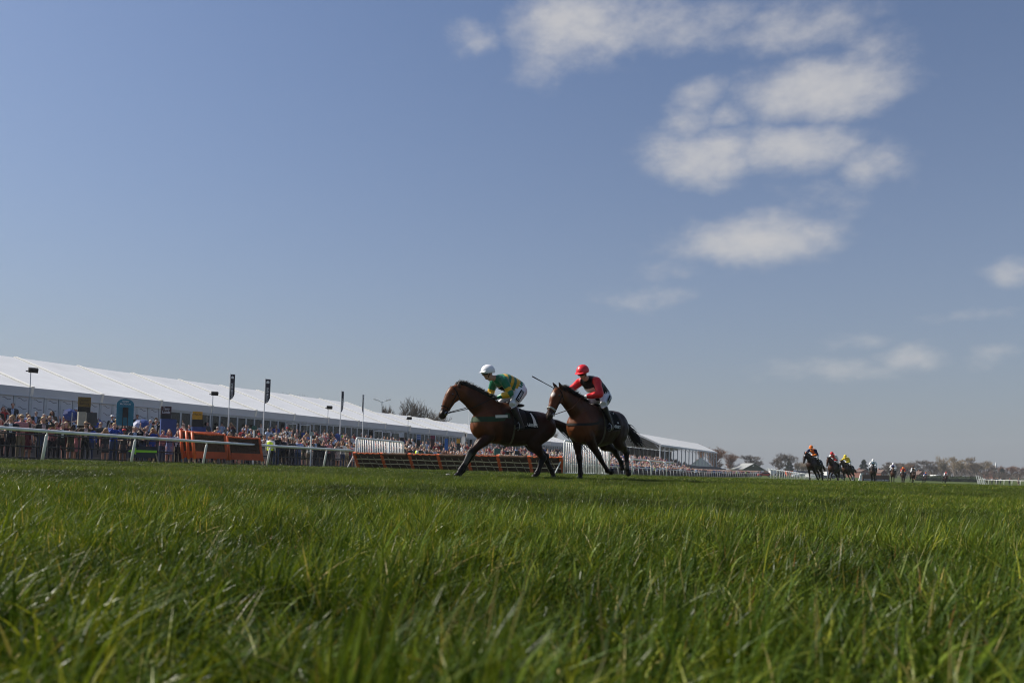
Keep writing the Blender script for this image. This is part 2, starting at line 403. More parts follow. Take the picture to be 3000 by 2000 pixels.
def grass():
    R = random.Random(3)
    tones = [(.46, .44, .42), (.68, .64, .58), (.92, .86, .76), (1.14, 1.04, .86), (1.42, 1.22, 1.0)]     # darker clumps to pale dry growth
    near = [clump('near_clump', 100, 0.07, 0.04, 0.125, 0.0036, 5, R, .55, t) for t in tones for _ in range(2)]
    mid = [clump('mid_clump', 150, 0.15, 0.04, 0.095, 0.0040, 3, R, .4, t) for t in tones for _ in range(2)]
    far = [clump('far_clump', 300, 0.50, 0.025, 0.055, 0.008, 2, R, .1, t) for t in tones for _ in range(2)]
    grass_field('near_grass', 'long uneven grass blades close up in the foreground turf', near, 0.40, 4.4, 290, 0.6, 1.1, 0.6, 11)
    grass_field('track_grass', 'mid height grass of the race track turf', mid, 4.2, 18, 75, 0.6, 0.95, 1.5, 12)
    grass_field('mown_grass', 'short mown grass of the track beyond the leading horses', far, 17.5, 80, 7.5, 0.5, 0.85, 2.0, 13)
grass()
# ================================================================== terrace steps in front of the marquees
TENT_X, FLOOR, STEP_X0, STEP_W, NSTEP = -46.0, 0.70, -37.2, 1.4, 6
def TZ(x, y):
    """standing height on the crowd side"""
    g = G(x, y)
    if x > STEP_X0: return g+0.03
    k = min(NSTEP, int((STEP_X0-x)/STEP_W)+1)
    g0 = G(STEP_X0, y)
    return g0+(FLOOR-g0)*k/NSTEP
def terrace():
    mb = MB(); ys = [-4+4*i for i in range(72)]
    prof = []
    for k in range(NSTEP):
        x = STEP_X0-STEP_W*k
        prof += [(x, k), (x, k+1)]
    prof += [(-70.0, NSTEP)]
    for y in ys:
        g0 = G(STEP_X0, y)
        for x, k in prof: mb.v.append(V((x, y, g0+(FLOOR-g0)*k/NSTEP)))
    n = len(prof)
    for i in range(len(ys)-1):
        for j in range(n-1): a = i*n+j; mb.f.append((a, a+1, a+n+1, a+n))
    o = ob('terrace', mb.mesh('terrace', mat('concrete', (0.13, 0.125, 0.12), 0.9, 0.25, 1.2, 0.2, dirt=((0.1, 0.1, 0.1), 0.8, 0.5)))); o['kind'] = 'structure'
terrace()
# ================================================================== marquees
FAB = mat('tent_fabric', (0.74, 0.745, 0.75), 0.5, 0.05, 0.6, 0.05, trans=0.12, dirt=((0.55, 0.55, 0.54), 0.35, 0.35))
CAP = mat('tent_seam', (0.90, 0.87, 0.78), 0.45, 0.04, 2)
FASC = mat('tent_fascia', (0.60, 0.63, 0.66), 0.5, 0.05, 0.8)
PANEL = mat('wall_panel_white', (0.55, 0.57, 0.60), 0.5, 0.05, 1.5)
ALU = mat('mullion_grey', (0.42, 0.45, 0.48), 0.4, 0.08, 4, metal=0.2)
WAVE = mat('wave_ink', (0.06, 0.06, 0.07), 0.6)
WHITE = mat('white_paint', (0.80, 0.80, 0.78), 0.4, 0.05, 3, dirt=((0.5, 0.5, 0.45), 3, 0.3))
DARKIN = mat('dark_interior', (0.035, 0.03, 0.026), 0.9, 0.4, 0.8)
def glass_mat():
    m = bpy.data.materials.new('door_glass'); m.use_nodes = True; nt = m.node_tree; N = nt.nodes; L = nt.links
    N.remove(N['Principled BSDF']); g = N.new('ShaderNodeBsdfGlossy'); g.inputs['Roughness'].default_value = 0.04; g.inputs['Color'].default_value = (0.9, 0.95, 1, 1)
    t = N.new('ShaderNodeBsdfTransparent'); t.inputs[0].default_value = (0.62, 0.64, 0.62, 1); fr = N.new('ShaderNodeFresnel'); fr.inputs[0].default_value = 1.5
    tc = N.new('ShaderNodeTexCoord'); nz = N.new('ShaderNodeTexNoise'); nz.inputs['Scale'].default_value = 1.2; L.new(tc.outputs['Object'], nz.inputs[0])
    bp = N.new('ShaderNodeBump'); bp.inputs['Strength'].default_value = 0.05; L.new(nz.outputs[0], bp.inputs['Height']); L.new(bp.outputs[0], g.inputs['Normal'])
    ms = N.new('ShaderNodeMixShader'); L.new(fr.outputs[0], ms.inputs[0]); L.new(t.outputs[0], ms.inputs[1]); L.new(g.outputs[0], ms.inputs[2]); L.new(ms.outputs[0], N['Material Output'].inputs[0])
    return m
GLASS = glass_mat()
def marquee(label, y0, bays, bay, ridge_d, ridge_z, eave, solid=0, doors=()):
    root = thing('marquee', label, 'marquee', (TENT_X, y0, FLOOR))
    ze, zr = eave-FLOOR, ridge_z-FLOOR
    def slope(sgn, nm):
        mb = MB(); nu, nv = 8, 6
        xe = 0.18 if sgn > 0 else -2*ridge_d-0.18
        for i in range(nu+1):
            for j in range(nv+1):
                u, v = i/nu, j/nv
                sag = -0.07*math.sin(math.pi*v)*math.sin(math.pi*u)**0.7
                mb.v.append(V((xe+(-ridge_d-xe)*u, bay*v, ze+(zr-ze)*u+sag)))
        mb.f = [(i*(nv+1)+j, (i+1)*(nv+1)+j, (i+1)*(nv+1)+j+1, i*(nv+1)+j+1) for i in range(nu) for j in range(nv)]
        return mb.mesh(nm, FAB, True)
    fr, bk = slope(1, 'roof_panel'), slope(-1, 'roof_panel')
    mb = MB(); mb.beam((0.24, 0, ze+0.03), (-ridge_d, 0, zr+0.04), 0.20, 0.07).beam((-ridge_d, 0, zr+0.04), (-2*ridge_d-0.24, 0, ze+0.03), 0.20, 0.07)
    cap = mb.mesh('rafter_cap', CAP)
    mb = MB(); mb.add([(0.19, 0.02, 0), (0.19, bay-0.02, 0), (0.09, bay-0.02, -0.52), (0.09, 0.02, -0.52)], [(0,1,2,3)])
    mb.add([(0.16, 0.02, 0), (0.16, bay-0.02, 0), (0.06, bay-0.02, -0.52), (0.06, 0.02, -0.52)], [(3,2,1,0)]); mb.box((0.10, bay/2, -0.52), (0.1, bay-0.04, 0.04))
    fas = mb.mesh('fascia_panel', FASC)
    mb = MB(); mb.beam((0.21, 0, 0.02), (0.10, 0, -0.5), 0.16, 0.06, V((1, 0, 0))); brk = mb.mesh('fascia_bracket', CAP)
    for k in range(bays):
        ob('roof_panel', fr, root, (0, k*bay, 0)); ob('roof_panel', bk, root, (0, k*bay, 0)); ob('fascia_panel', fas, root, (0, k*bay, ze))
    for k in range(bays+1):
        ob('rafter_cap', cap, root, (0, k*bay, 0)); ob('fascia_bracket', brk, root, (0, k*bay, ze))
    hw = ze-0.5
    pw = bay/5
    mb = MB(); mb.box((0, 0, hw/2), (0.05, pw-0.20, hw)); pm = mb.mesh('wall_panel', PANEL)
    mb = MB(); pts = [(0.03, (-0.27+0.054*i)*pw, 0.035*math.sin(i*0.75)-0.012*i) for i in range(11)]
    mb.tube(pts, 0.014, 4); wm = mb.mesh('wave_mark', WAVE)
    mb = MB(); mb.box((0.0, 0, hw/2), (0.09, 0.15, hw)); mm = mb.mesh('mullion', ALU)
    mb = MB(); mb.box((-0.01, 0, 1.17), (0.012, pw-0.15, 2.2)); gm = mb.mesh('window_pane', GLASS)
    mb = MB(); mb.box((0.0, 0, hw-0.1), (0.07, pw-0.15, 0.2)).box((0, 0, 0.06), (0.07, pw-0.15, 0.12)); tm = mb.mesh('window_frame', ALU)
    for k in range(bays*5):
        y = (k+0.5)*pw
        if k*pw/bay < solid:
            p = ob('wall_panel', pm, root, (0, y, 0))
            if k*pw > 18:
                for q in range(1, 5): ob('wave_mark', wm, p, (0, 0, 0.3+q*0.5))
        else:
            p = ob('window_pane', gm, root, (0, y, 0)); ob('window_frame', tm, p)
        ob('mullion', mm, root, (0.0, k*pw, 0))
    for dk in doors:
        mb = MB()
        for yy in (-0.42, 0.42): mb.box((0, yy, 1.1), (0.06, 0.09, 2.2))
        mb.box((0, 0, 2.16), (0.06, 0.93, 0.09)); mb.box((0, 0, 0.1), (0.06, 0.75, 0.2))
        d = ob('door_frame', mb.mesh('door_frame', WHITE), root, (0.45, dk*pw, 0), rz=rad(-62))
        ob('door_pane', MB().box((0, 0, 1.15), (0.012, 0.75, 1.95)).mesh('door_pane', GLASS), d)
    # gables, rear wall, dark sheets added to keep the inside unlit
    for yy in (0.03, bays*bay-0.03):
        mb = MB(); mb.prism([(-0.1, yy, 0), (-2*ridge_d+0.1, yy, 0), (-2*ridge_d+0.1, yy, ze-0.05), (-ridge_d, yy, zr-0.08), (-0.1, yy, ze-0.05)], (0, 0.02, 0)); lpart('gable_wall', mb, FAB, root)
    lpart('rear_wall', MB().box((-2*ridge_d, bays*bay/2, ze/2), (0.05, bays*bay-0.2, ze)), FAB, root)
    lpart('shade_backing', MB().box((-3.2, bays*bay/2, ze/2), (0.05, bays*bay-0.4, ze-0.1)), DARKIN, root)
    lpart('shade_ceiling', MB().box((-1.6, bays*bay/2, ze-0.1), (3.1, bays*bay-0.4, 0.04)), DARKIN, root)
    return root
marquee('large white marquee with wavy marks on its solid panels and a glazed front', 10.5, 14, 5.0, 8.0, 6.28, 3.68, solid=7, doors=(49.3, 51.2, 63.2, 64.8, 66.6))
marquee('lower white marquee with a glazed front adjoining the large one', 80.6, 3, 4.35, 5.0, 5.3, 3.62)
marquee('long low white marquee standing beyond the gap after the glazed ones', 94.6, 8, 5.0, 5.0, 5.15, 3.55, doors=(2.5,))
# ================================================================== grandstand
def grandstand():
    X0, Y0, n, bay = -46.0, 199.0, 16, 5.0
    g = G(X0, Y0+40); root = thing('grandstand', 'open sided grandstand with pitched white roof on slim steel posts', 'grandstand', (X0, Y0, g))
    ze, zr, d = 5.5-g, 8.0-g, 5.6; db = 9.0
    RF = mat('stand_roof', (0.80, 0.80, 0.79), 0.5, 0.06, 0.5); ST = mat('stand_steel', (0.62, 0.64, 0.66), 0.4, 0.08, 2, metal=0.3)
    mb = MB(); mb.prism([(0.5, 0, ze-0.1), (-d, 0, zr), (-d, 0, zr+0.06), (0.5, 0, ze-0.04)], (0, bay-0.03, 0))
    for q in range(5): mb.beam((0.5, q*1.0+0.04, ze-0.02), (-d, q*1.0+0.04, zr+0.08), 0.09, 0.06)
    rp = mb.mesh('roof_panel', RF)
    mb = MB(); mb.prism([(-d, 0, zr), (-d-db, 0, ze), (-d-db, 0, ze+0.06), (-d, 0, zr+0.06)], (0, bay-0.03, 0)); rb = mb.mesh('roof_panel', RF)
    mb = MB(); mb.beam((0.5, 0.02, ze-0.3), (-d, 0.02, zr-0.2), 0.12, 0.2).beam((-d, 0.02, zr-0.2), (-d-db, 0.02, ze-0.2), 0.12, 0.2); rf = mb.mesh('rafter', ST)
    mb = MB(); mb.box((0.56, bay/2, ze-0.28), (0.08, bay-0.02, 0.42)); fa = mb.mesh('fascia_panel', FASC)
    mb = MB(); mb.tube([(0.3, 0, 0), (0.3, 0, ze-0.3)], 0.13, 8); po = mb.mesh('post', ST)
    mb = MB(); mb.tube([(0.3, 0, ze-1.3), (-0.9, 0, ze-0.05)], 0.06, 6); br = mb.mesh('brace', ST)
    for k in range(n):
        ob('roof_panel', rp, root, (0, k*bay, 0)); ob('roof_panel', rb, root, (0, k*bay, 0)); ob('fascia_panel', fa, root, (0, k*bay, 0))
    for k in range(n+1):
        ob('rafter', rf, root, (0, k*bay, 0)); p = ob('post', po, root, (0, k*bay, 0)); ob('brace', br, p)
        ob('post', po, root, (-db-d+0.6, k*bay, 0))
    mb = MB()
    for s in range(7): mb.box((-1.5-s*1.2, n*bay/2, (0.7+s*0.38)/2), (1.2, n*bay, 0.7+s*0.38))
    lpart('seating_steps', mb, MATS['concrete'], root)
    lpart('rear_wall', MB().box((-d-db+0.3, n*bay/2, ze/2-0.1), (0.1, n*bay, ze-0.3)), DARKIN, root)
    mb = MB()
    for k in range(n+1): mb.tube([(-0.6, k*bay, 0.6), (-0.6, k*bay, 1.8)], 0.04, 5)
    for z in (1.2, 1.5, 1.8): mb.tube([(-0.6, 0, z), (-0.6, n*bay, z)], 0.035, 5)
    lpart('front_railing', mb, WHITE, root)
    return root
grandstand()
# ================================================================== figures: lofted limbs fused into one skin
class Fig:
    def __init__(s): s.mb = MB(); s.sp = []; s.st = []
    def loft(s, secs, tags, ref=(0, 1, 0), n=14, sub=4):
        """secs: [(pos, half width along ref, half width across)], tags: one per section or a single tag"""
        if not isinstance(tags, (list, tuple)) or (tags and isinstance(tags[0], float)): tags = [tags]*len(secs)
        P = [np.array((*p, a, b), float) for p, a, b in secs]; m = len(P); out = []; tg = []
        for i in range(m-1):
            p0, p1, p2, p3 = P[max(i-1, 0)], P[i], P[i+1], P[min(i+2, m-1)]
            for k in range(sub):
                t = k/sub
                q = 0.5*((2*p1)+(-p0+p2)*t+(2*p0-5*p1+4*p2-p3)*t*t+(-p0+3*p1-3*p2+p3)*t**3)
                q[3:] = np.maximum(q[3:], 0.3*np.minimum(p1[3:], p2[3:]))
                out.append(q); tg.append(tags[i] if t < 0.5 else tags[i+1])
        out.append(P[-1]); tg.append(tags[-1])
        vs = []; ref = V(ref)
        for i, q in enumerate(out):
            t = V(out[min(i+1, len(out)-1)][:3])-V(out[max(i-1, 0)][:3]); t.normalize()
            a = ref-t*ref.dot(t)
            if a.length < 0.15: a = V((1, 0, 0))-t*t.x
            a.normalize(); b = t.cross(a)
            for k in range(n):
                ph = 2*math.pi*k/n; p = V(q[:3])+a*(q[3]*math.cos(ph))+b*(q[4]*math.sin(ph)); vs.append(p); s.sp.append(p); s.st.append(tg[i])
        L = len(out); fs = [(i*n+k, i*n+(k+1) % n, (i+1)*n+(k+1) % n, (i+1)*n+k) for i in range(L-1) for k in range(n)]
        fs += [tuple(range(n-1, -1, -1)), tuple((L-1)*n+k for k in range(n))]
        s.mb.add(vs, fs); return s
    def paint(s, c, r, t, n=60):
        """colour marker: samples on a small ball win the nearest-sample vote"""
        for _ in range(n):
            d = V((random.gauss(0, 1), random.gauss(0, 1), random.gauss(0, 1))).normalized(); s.sp.append(V(c)+d*r*random.random()); s.st.append(t)
        return s
    def skin(s, name, voxel, smooth=6, factor=0.5, shrinkfix=True):
        me = s.mb.mesh('tmp'); o = bpy.data.objects.new('tmp', me); C.objects.link(o)
        r = o.modifiers.new('r', 'REMESH'); r.mode = 'VOXEL'; r.voxel_size = voxel
        if smooth: sm = o.modifiers.new('s', 'SMOOTH'); sm.iterations = smooth; sm.factor = factor
        dg = bpy.context.evaluated_depsgraph_get(); out = bpy.data.meshes.new_from_object(o.evaluated_get(dg))
        bpy.data.objects.remove(o); bpy.data.meshes.remove(me); out.name = name
        out.polygons.foreach_set('use_smooth', [True]*len(out.polygons))
        s.kd = KDTree(len(s.sp))
        for i, p in enumerate(s.sp): s.kd.insert(p, i)
        s.kd.balance(); return out
    def color(s, me, k=5):
        ca = me.color_attributes.new('Col', 'FLOAT_COLOR', 'POINT'); arr = np.ones((len(me.vertices), 4), np.float32)
        for i, v in enumerate(me.vertices):
            c = np.zeros(3); w = 0
            for co, j, d in s.kd.find_n(v.co, k): c += np.array(s.st[j])/(d+0.004); w += 1/(d+0.004)
            arr[i, :3] = c/w
        ca.data.foreach_set('color', arr.ravel())
    def mats(s, me, order):
        idx = [order.index(s.st[s.kd.find(p.center)[1]]) for p in me.polygons]
        me.polygons.foreach_set('material_index', idx)
def ripple(me, fn):
    n = len(me.vertices); co = np.empty(n*3, np.float32); no = np.empty(n*3, np.float32)
    me.vertices.foreach_get('co', co); me.vertices.foreach_get('normal', no); co = co.reshape(-1, 3); no = no.reshape(-1, 3)
    d = np.array([fn(V(c)) for c in co.tolist()], np.float32); co = co+no*d[:, None]
    me.vertices.foreach_set('co', co.astype(np.float32).ravel()); me.update()
def lerp(a, b, t): return V(a)+(V(b)-V(a))*t
# ------------------------------------------------------------------ horse
COAT = (0.125, 0.039, 0.012); COAT_SHADE = (0.024, 0.0082, 0.0042); BLK = (0.012, 0.009, 0.008); NOSE = (0.03, 0.02, 0.016); GREY = (0.085, 0.08, 0.072)  # the dark coat tone carries painted shade for flank and neck
def horse_fig(P, coat=COAT, dark=COAT_SHADE, voxel=0.014, wraps=()):
    f = Fig()
    f.loft([((x, 0, zc), hw, hh) for x, zc, hh, hw in P['torso']], [coat]*3+[tuple((a+b)/2 for a, b in zip(coat, dark))]+[dark]*(len(P['torso'])-4), n=24)  # shade painted in: bright chest, dark flank and rump
    f.loft([((x, 0, z), ra, rb) for x, z, rb, ra in P['neck']], [tuple(.45*a+.55*b for a, b in zip(coat, dark))]*4+[coat]*(len(P['neck'])-4), n=18)  # neck shade painted in as a middle tone
    hd = P['head']; nh = len(hd)
    f.loft([((x, 0, z), ra, rb) for x, z, rb, ra in hd], [coat]*(nh-3)+[dark, NOSE, NOSE], n=16)
    # jowls, brow, nostril swellings
    e = P['eye']; ax = V((hd[-2][0]-hd[1][0], 0, hd[-2][1]-hd[1][1])).normalized(); up = V((-ax.z, 0, ax.x))
    if up.z < 0: up = -up
    for sg in (1, -1):
        c = V((e[0], sg*0.075, e[1])); f.loft([(c-ax*0.05, 0.02, 0.03), (c, 0.03, 0.038), (c+ax*0.06, 0.015, 0.02)], coat, n=8)
        j = V((e[0], sg*0.055, e[1]))+ax*0.0-up*0.11; f.loft([(j-ax*0.09, 0.02, 0.04), (j, 0.045, 0.075), (j+ax*0.1, 0.02, 0.04)], coat, n=10)
        nn = V((hd[-3][0], sg*0.045, hd[-3][1]))+up*0.03; f.loft([(nn-ax*0.03, 0.02, 0.03), (nn+ax*0.03, 0.022, 0.034), (nn+ax*0.07, 0.012, 0.02)], NOSE, n=8)
    for sg, k in ((1, 'fl'), (-1, 'fr')):
        el, kn, fe, ho = [V((p[0], sg*P.get('track', 0.12), p[1])) for p in P[k]]
        el.y = sg*0.15; d = (kn-el); c = (fe-kn); pa = (ho-fe); fw = V((1, 0, 0)); fold = P.get(k+'_toe', (0.05, 0))
        toe = ho+V((fold[0], 0, fold[1]))
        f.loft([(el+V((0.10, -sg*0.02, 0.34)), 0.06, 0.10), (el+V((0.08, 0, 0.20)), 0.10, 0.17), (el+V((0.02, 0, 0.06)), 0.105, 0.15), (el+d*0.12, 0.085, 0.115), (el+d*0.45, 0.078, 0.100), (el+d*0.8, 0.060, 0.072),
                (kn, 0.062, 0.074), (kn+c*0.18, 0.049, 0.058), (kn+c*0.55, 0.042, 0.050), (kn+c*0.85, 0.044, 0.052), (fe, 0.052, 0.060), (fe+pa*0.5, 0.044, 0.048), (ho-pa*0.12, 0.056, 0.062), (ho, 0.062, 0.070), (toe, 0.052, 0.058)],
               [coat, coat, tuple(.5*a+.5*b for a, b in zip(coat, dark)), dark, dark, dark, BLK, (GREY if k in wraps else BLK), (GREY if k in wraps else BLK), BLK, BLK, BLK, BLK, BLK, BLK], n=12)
    for sg, k in ((1, 'hl'), (-1, 'hr')):
        hp, st, hk, fe, ho = [V((p[0], sg*0.115, p[1])) for p in P[k]]
        hp.y = sg*0.14; st.y = sg*0.17; d = hk-st; c = fe-hk; pa = ho-fe; fold = P.get(k+'_toe', (0.05, 0)); toe = ho+V((fold[0], 0, fold[1]))
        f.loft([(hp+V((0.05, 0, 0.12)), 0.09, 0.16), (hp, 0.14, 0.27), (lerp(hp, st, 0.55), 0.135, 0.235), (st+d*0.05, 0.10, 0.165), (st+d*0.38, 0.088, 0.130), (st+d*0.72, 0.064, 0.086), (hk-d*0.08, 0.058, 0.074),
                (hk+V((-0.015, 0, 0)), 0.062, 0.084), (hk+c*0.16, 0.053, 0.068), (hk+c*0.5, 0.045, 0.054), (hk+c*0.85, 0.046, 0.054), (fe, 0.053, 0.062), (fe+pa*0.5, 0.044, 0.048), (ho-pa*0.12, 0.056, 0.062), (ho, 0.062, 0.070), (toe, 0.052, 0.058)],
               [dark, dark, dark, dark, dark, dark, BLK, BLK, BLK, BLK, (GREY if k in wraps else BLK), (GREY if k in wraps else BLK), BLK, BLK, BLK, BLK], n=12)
    me = f.skin('body', voxel, 7, 0.5)
    if P.get('blaze'):
        for c, r in P['blaze']: f.paint(c, r, (0.7, 0.68, 0.64), 90)
        f.kd = KDTree(len(f.sp))
        for i, p in enumerate(f.sp): f.kd.insert(p, i)
        f.kd.balance()
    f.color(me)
    me.update()
    ripple(me, lambda c: 0.008*mnoise.noise(c*6.5)+0.004*mnoise.noise(c*14))
    return me, f
HORSE1 = dict(
    torso=[(0.93,1.02,.08,.09),(0.86,1.02,.22,.18),(.70,1.04,.325,.245),(.48,1.075,.39,.27),(.24,1.09,.425,.285),(0,1.04,.395,.30),(-.25,1.03,.36,.30),(-.45,1.055,.325,.285),(-.64,1.06,.30,.265),(-.82,1.02,.25,.21),(-.94,.98,.14,.11)],
    neck=[(.36,1.17,.33,.20),(.60,1.31,.285,.155),(.83,1.46,.225,.12),(1.05,1.59,.175,.095),(1.22,1.67,.145,.085),(1.33,1.70,.10,.075)],
    head=[(1.25,1.73,.075,.07),(1.32,1.66,.125,.095),(1.38,1.56,.135,.10),(1.45,1.44,.115,.082),(1.505,1.33,.088,.064),(1.55,1.235,.08,.06),(1.58,1.165,.072,.056),(1.60,1.12,.04,.035)],
    eye=(1.405,1.595), poll=(1.27,1.80),
    fl=[(.60,.84),(1.00,.50),(1.20,.16),(1.27,.05)], fr=[(.56,.84),(.86,.46),(1.04,.15),(1.12,.05)], fl_toe=(.05,-.035), fr_toe=(.05,-.035),
    hl=[(-.62,1.06),(-.36,.76),(-.64,.44),(-.52,.14),(-.46,.05)], hr=[(-.62,1.06),(-.52,.74),(-.84,.46),(-1.02,.16),(-1.06,.05)], hl_toe=(.05,-.04), hr_toe=(.01,-.045))
HORSE2 = dict(
    torso=[(0.90,1.08,.08,.09),(0.83,1.08,.22,.18),(.68,1.09,.325,.245),(.46,1.12,.39,.27),(.22,1.14,.425,.285),(0,1.10,.40,.30),(-.25,1.11,.37,.30),(-.45,1.15,.335,.285),(-.64,1.17,.31,.265),(-.82,1.13,.25,.21),(-.93,1.09,.14,.11)],
    neck=[(.36,1.25,.33,.20),(.62,1.38,.285,.155),(.86,1.51,.22,.12),(1.08,1.62,.175,.095),(1.25,1.70,.145,.085),(1.35,1.745,.10,.075)],
    head=[(1.27,1.775,.075,.07),(1.345,1.71,.125,.095),(1.41,1.61,.135,.10),(1.475,1.49,.115,.082),(1.535,1.38,.088,.064),(1.58,1.285,.08,.06),(1.61,1.215,.072,.056),(1.63,1.17,.04,.035)],
    eye=(1.435,1.645), poll=(1.29,1.845),
    fr=[(.52,.86),(.44,.47),(.38,.15),(.40,.05)], fl=[(.48,.84),(.10,.52),(-.22,.22),(-.36,.20)], fr_toe=(.04,-.045), fl_toe=(-.05,.03),
    hl=[(-.62,1.14),(-.52,.84),(-.93,.62),(-.96,.30),(-1.02,.18)], hr=[(-.62,1.14),(-.46,.80),(-.80,.66),(-1.08,.40),(-1.12,.29)], hl_toe=(-.03,-.05), hr_toe=(-.02,-.055),
    blaze=[((1.515,0,1.665),.022)])
def hair_strands(path, n, length, dirs, width, jitter, up, rng, seg=5):
    """many tapered tufts leaving points along a path"""
    mb = MB()
    for _ in range(n):
        t = rng.random()*(len(path)-1.001); i = int(t); p = lerp(path[i], path[i+1], t-i)
        d = lerp(dirs[i], dirs[i+1], t-i)+V((rng.gauss(0, jitter), rng.gauss(0, jitter), rng.gauss(0, jitter))); d.normalize()
        L = length*rng.uniform(0.55, 1.1); droop = rng.uniform(0.0, 0.35); pts = []
        for k in range(seg+1):
            u = k/seg; pts.append(p+d*(L*u)+UP*(-droop*L*u*u)+V((0, 0.04*L*math.sin(u*5+_), 0.03*L*math.sin(u*6+_*2))))
        mb.tube(pts, [width*(1-0.85*k/seg)+0.0008 for k in range(seg+1)], 4)
    return mb
HAIR = mat('horse_hair', (0.012, 0.010, 0.010), 0.5, 0.3, 30, spec=0.35)
LEATH = mat('black_leather', (0.010, 0.008, 0.007), 0.5, 0.2, 20, spec=0.2)
STEEL = mat('bit_steel', (0.6, 0.6, 0.6), 0.25, 0.05, 10, metal=1.0)
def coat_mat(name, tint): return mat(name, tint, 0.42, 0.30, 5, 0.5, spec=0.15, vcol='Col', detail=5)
CLOTH_BLK = mat('black_cloth', (0.008, 0.008, 0.009), 0.85, 0.2, 30, spec=0.08); LETW = mat('white_lettering', (0.78, 0.78, 0.76), 0.6, 0.03)
def wrap_patch(bv, rows, sgn, off, m, name, root):
    """rows: list of lists of (x, z) points laid over the flank from the side"""
    mb = MB(); nr, nc = len(rows), len(rows[0])
    for r in rows:
        for x, z in r:
            h = bv.ray_cast(V((x, sgn*1.2, z)), V((0, -sgn, 0)))
            p = h[0]+V((0, sgn*off, 0)) if h[0] else V((x, sgn*0.1, z)); mb.v.append(p)
    mb.f = [(i*nc+j, i*nc+j+1, (i+1)*nc+j+1, (i+1)*nc+j) for i in range(nr-1) for j in range(nc-1)]
    return lpart(name, mb, m, root, True)
def on_flank(bv, s, size, cx, cz, ang, off, sgn=1, bold=0.0):
    vs, fs = text_mb(s, size, bold); mb = MB(); c, sn = math.cos(ang), math.sin(ang)
    for v in vs:
        u, w = v.x*c-v.y*sn, v.x*sn+v.y*c
        x, z = cx-sgn*u, cz+w; h = bv.ray_cast(V((x, sgn*1.2, z)), V((0, -sgn, 0)))
        mb.v.append((h[0] if h[0] else V((x, sgn*0.3, z)))+V((0, sgn*off, 0)))
    mb.f = list(fs); return mb
def make_horse(P, label, loc, rz, coat_tint=(1, 1, 1), seed=1, tack='lead', voxel=0.014, body=None, wraps=(), group=None, detail=True, cname='bay_coat'):
    rng = random.Random(seed)
    root = thing('horse', label, 'horse', loc, rz, group)
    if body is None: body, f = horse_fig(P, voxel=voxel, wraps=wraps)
    cm = coat_mat(cname, coat_tint)
    b = ob('body', body, root)
    if not body.materials: body.materials.append(cm)
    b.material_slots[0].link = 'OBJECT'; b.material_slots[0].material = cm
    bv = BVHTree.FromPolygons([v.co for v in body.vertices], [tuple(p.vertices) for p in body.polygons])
    px, pz = P['poll']; hd = P['head']; ax = V((hd[-2][0]-hd[1][0], 0, hd[-2][1]-hd[1][1])).normalized(); up = V((-ax.z, 0, ax.x))
    if up.z < 0: up = -up
    # ears
    for sg in (1, -1):
        base = V((px, sg*0.055, pz-0.07)); tip = base+up*(0.16 if tack != 'lead' else 0.11)+V((0.0 if tack != 'lead' else -0.10, sg*0.02, 0.06))
        mb = MB(); mb.tube([base-up*0.03, lerp(base, tip, 0.25), lerp(base, tip, 0.55), lerp(base, tip, 0.85), tip], [0.028, 0.036, 0.032, 0.016, 0.003], 8)
        e = lpart('ear', mb, mat('ear_brown', (0.05, 0.02, 0.01), 0.6), root, True)
    e = P['eye']
    for sg in (1, -1): lpart('eye', MB().ball((e[0]+0.005, sg*0.098, e[1]), 0.021), mat('horse_eye', (0.01, 0.006, 0.005), 0.08, spec=0.8), root, True)
    for sg in (1, -1):
        c = V((hd[-3][0], 0, hd[-3][1]))+up*0.035+ax*0.035; lpart('nostril', MB().ball(c+V((0, sg*0.055, 0)), (0.022, 0.012, 0.03)), mat('nostril_dark', (0.008, 0.005, 0.005), 0.7), root, True)
    # mane: along the crest; forelock between the ears
    nk = P['neck']; crest = []
    for i, (x, z, rb, ra) in enumerate(nk):
        j = min(i+1, len(nk)-1); k = max(i-1, 0); t = V((nk[j][0]-nk[k][0], 0, nk[j][1]-nk[k][1])).normalized(); nrm = V((-t.z, 0, t.x)); crest.append(V((x, 0, z))+nrm*(rb*0.93))
    crest = crest[1:]+[V((px+0.02, 0, pz-0.03))]
    nm = 900 if detail else 90; wd = 0.006 if detail else 0.014
    dd = [V((-0.75, 0.25, 0.55))]*len(crest) if tack == 'lead' else [V((-0.35, 0.75, 0.1))]*len(crest)
    mn = hair_strands(crest, nm, 0.15, dd, wd, 0.16, UP, rng, 4)
    mn.tube([c+dd[0]*0.03 for c in crest], [0.02]+[0.042]*(len(crest)-2)+[0.02], 8); lpart('mane', mn, HAIR, root)
    lpart('forelock', hair_strands([V((px+0.03, -0.02, pz-0.04)), V((px+0.03, 0.02, pz-0.04))], 40 if detail else 10, 0.15, [ax+up*0.5]*2, wd, 0.2, UP, rng, 3), HAIR, root)
    # tail
    r = P['torso'][-2]; dock = V((r[0]-0.12, 0, r[1]+r[2]*0.62))
    td = V((-0.93, 0, -0.34)) if tack == 'lead' else V((-0.80, 0.1, -0.58))
    tl = 0.72 if tack == 'lead' else 0.50
    mb = hair_strands([dock+V((0.08, 0, 0.02)), dock, dock+td*0.12, dock+td*0.28], 300 if detail else 60, tl, [td+V((0, 0, 0.12)), td, td, td], 0.013 if detail else 0.025, 0.10, UP, rng, 6)
    mb.tube([dock+V((0.12, 0, 0.03)), dock+td*0.1+UP*0.02, dock+td*0.3+UP*0.02, dock+td*0.55, dock+td*0.8-UP*0.06], [0.055, 0.07, 0.085, 0.06, 0.015] if tack == 'lead' else [0.05, 0.045, 0.045, 0.03, 0.008], 8)
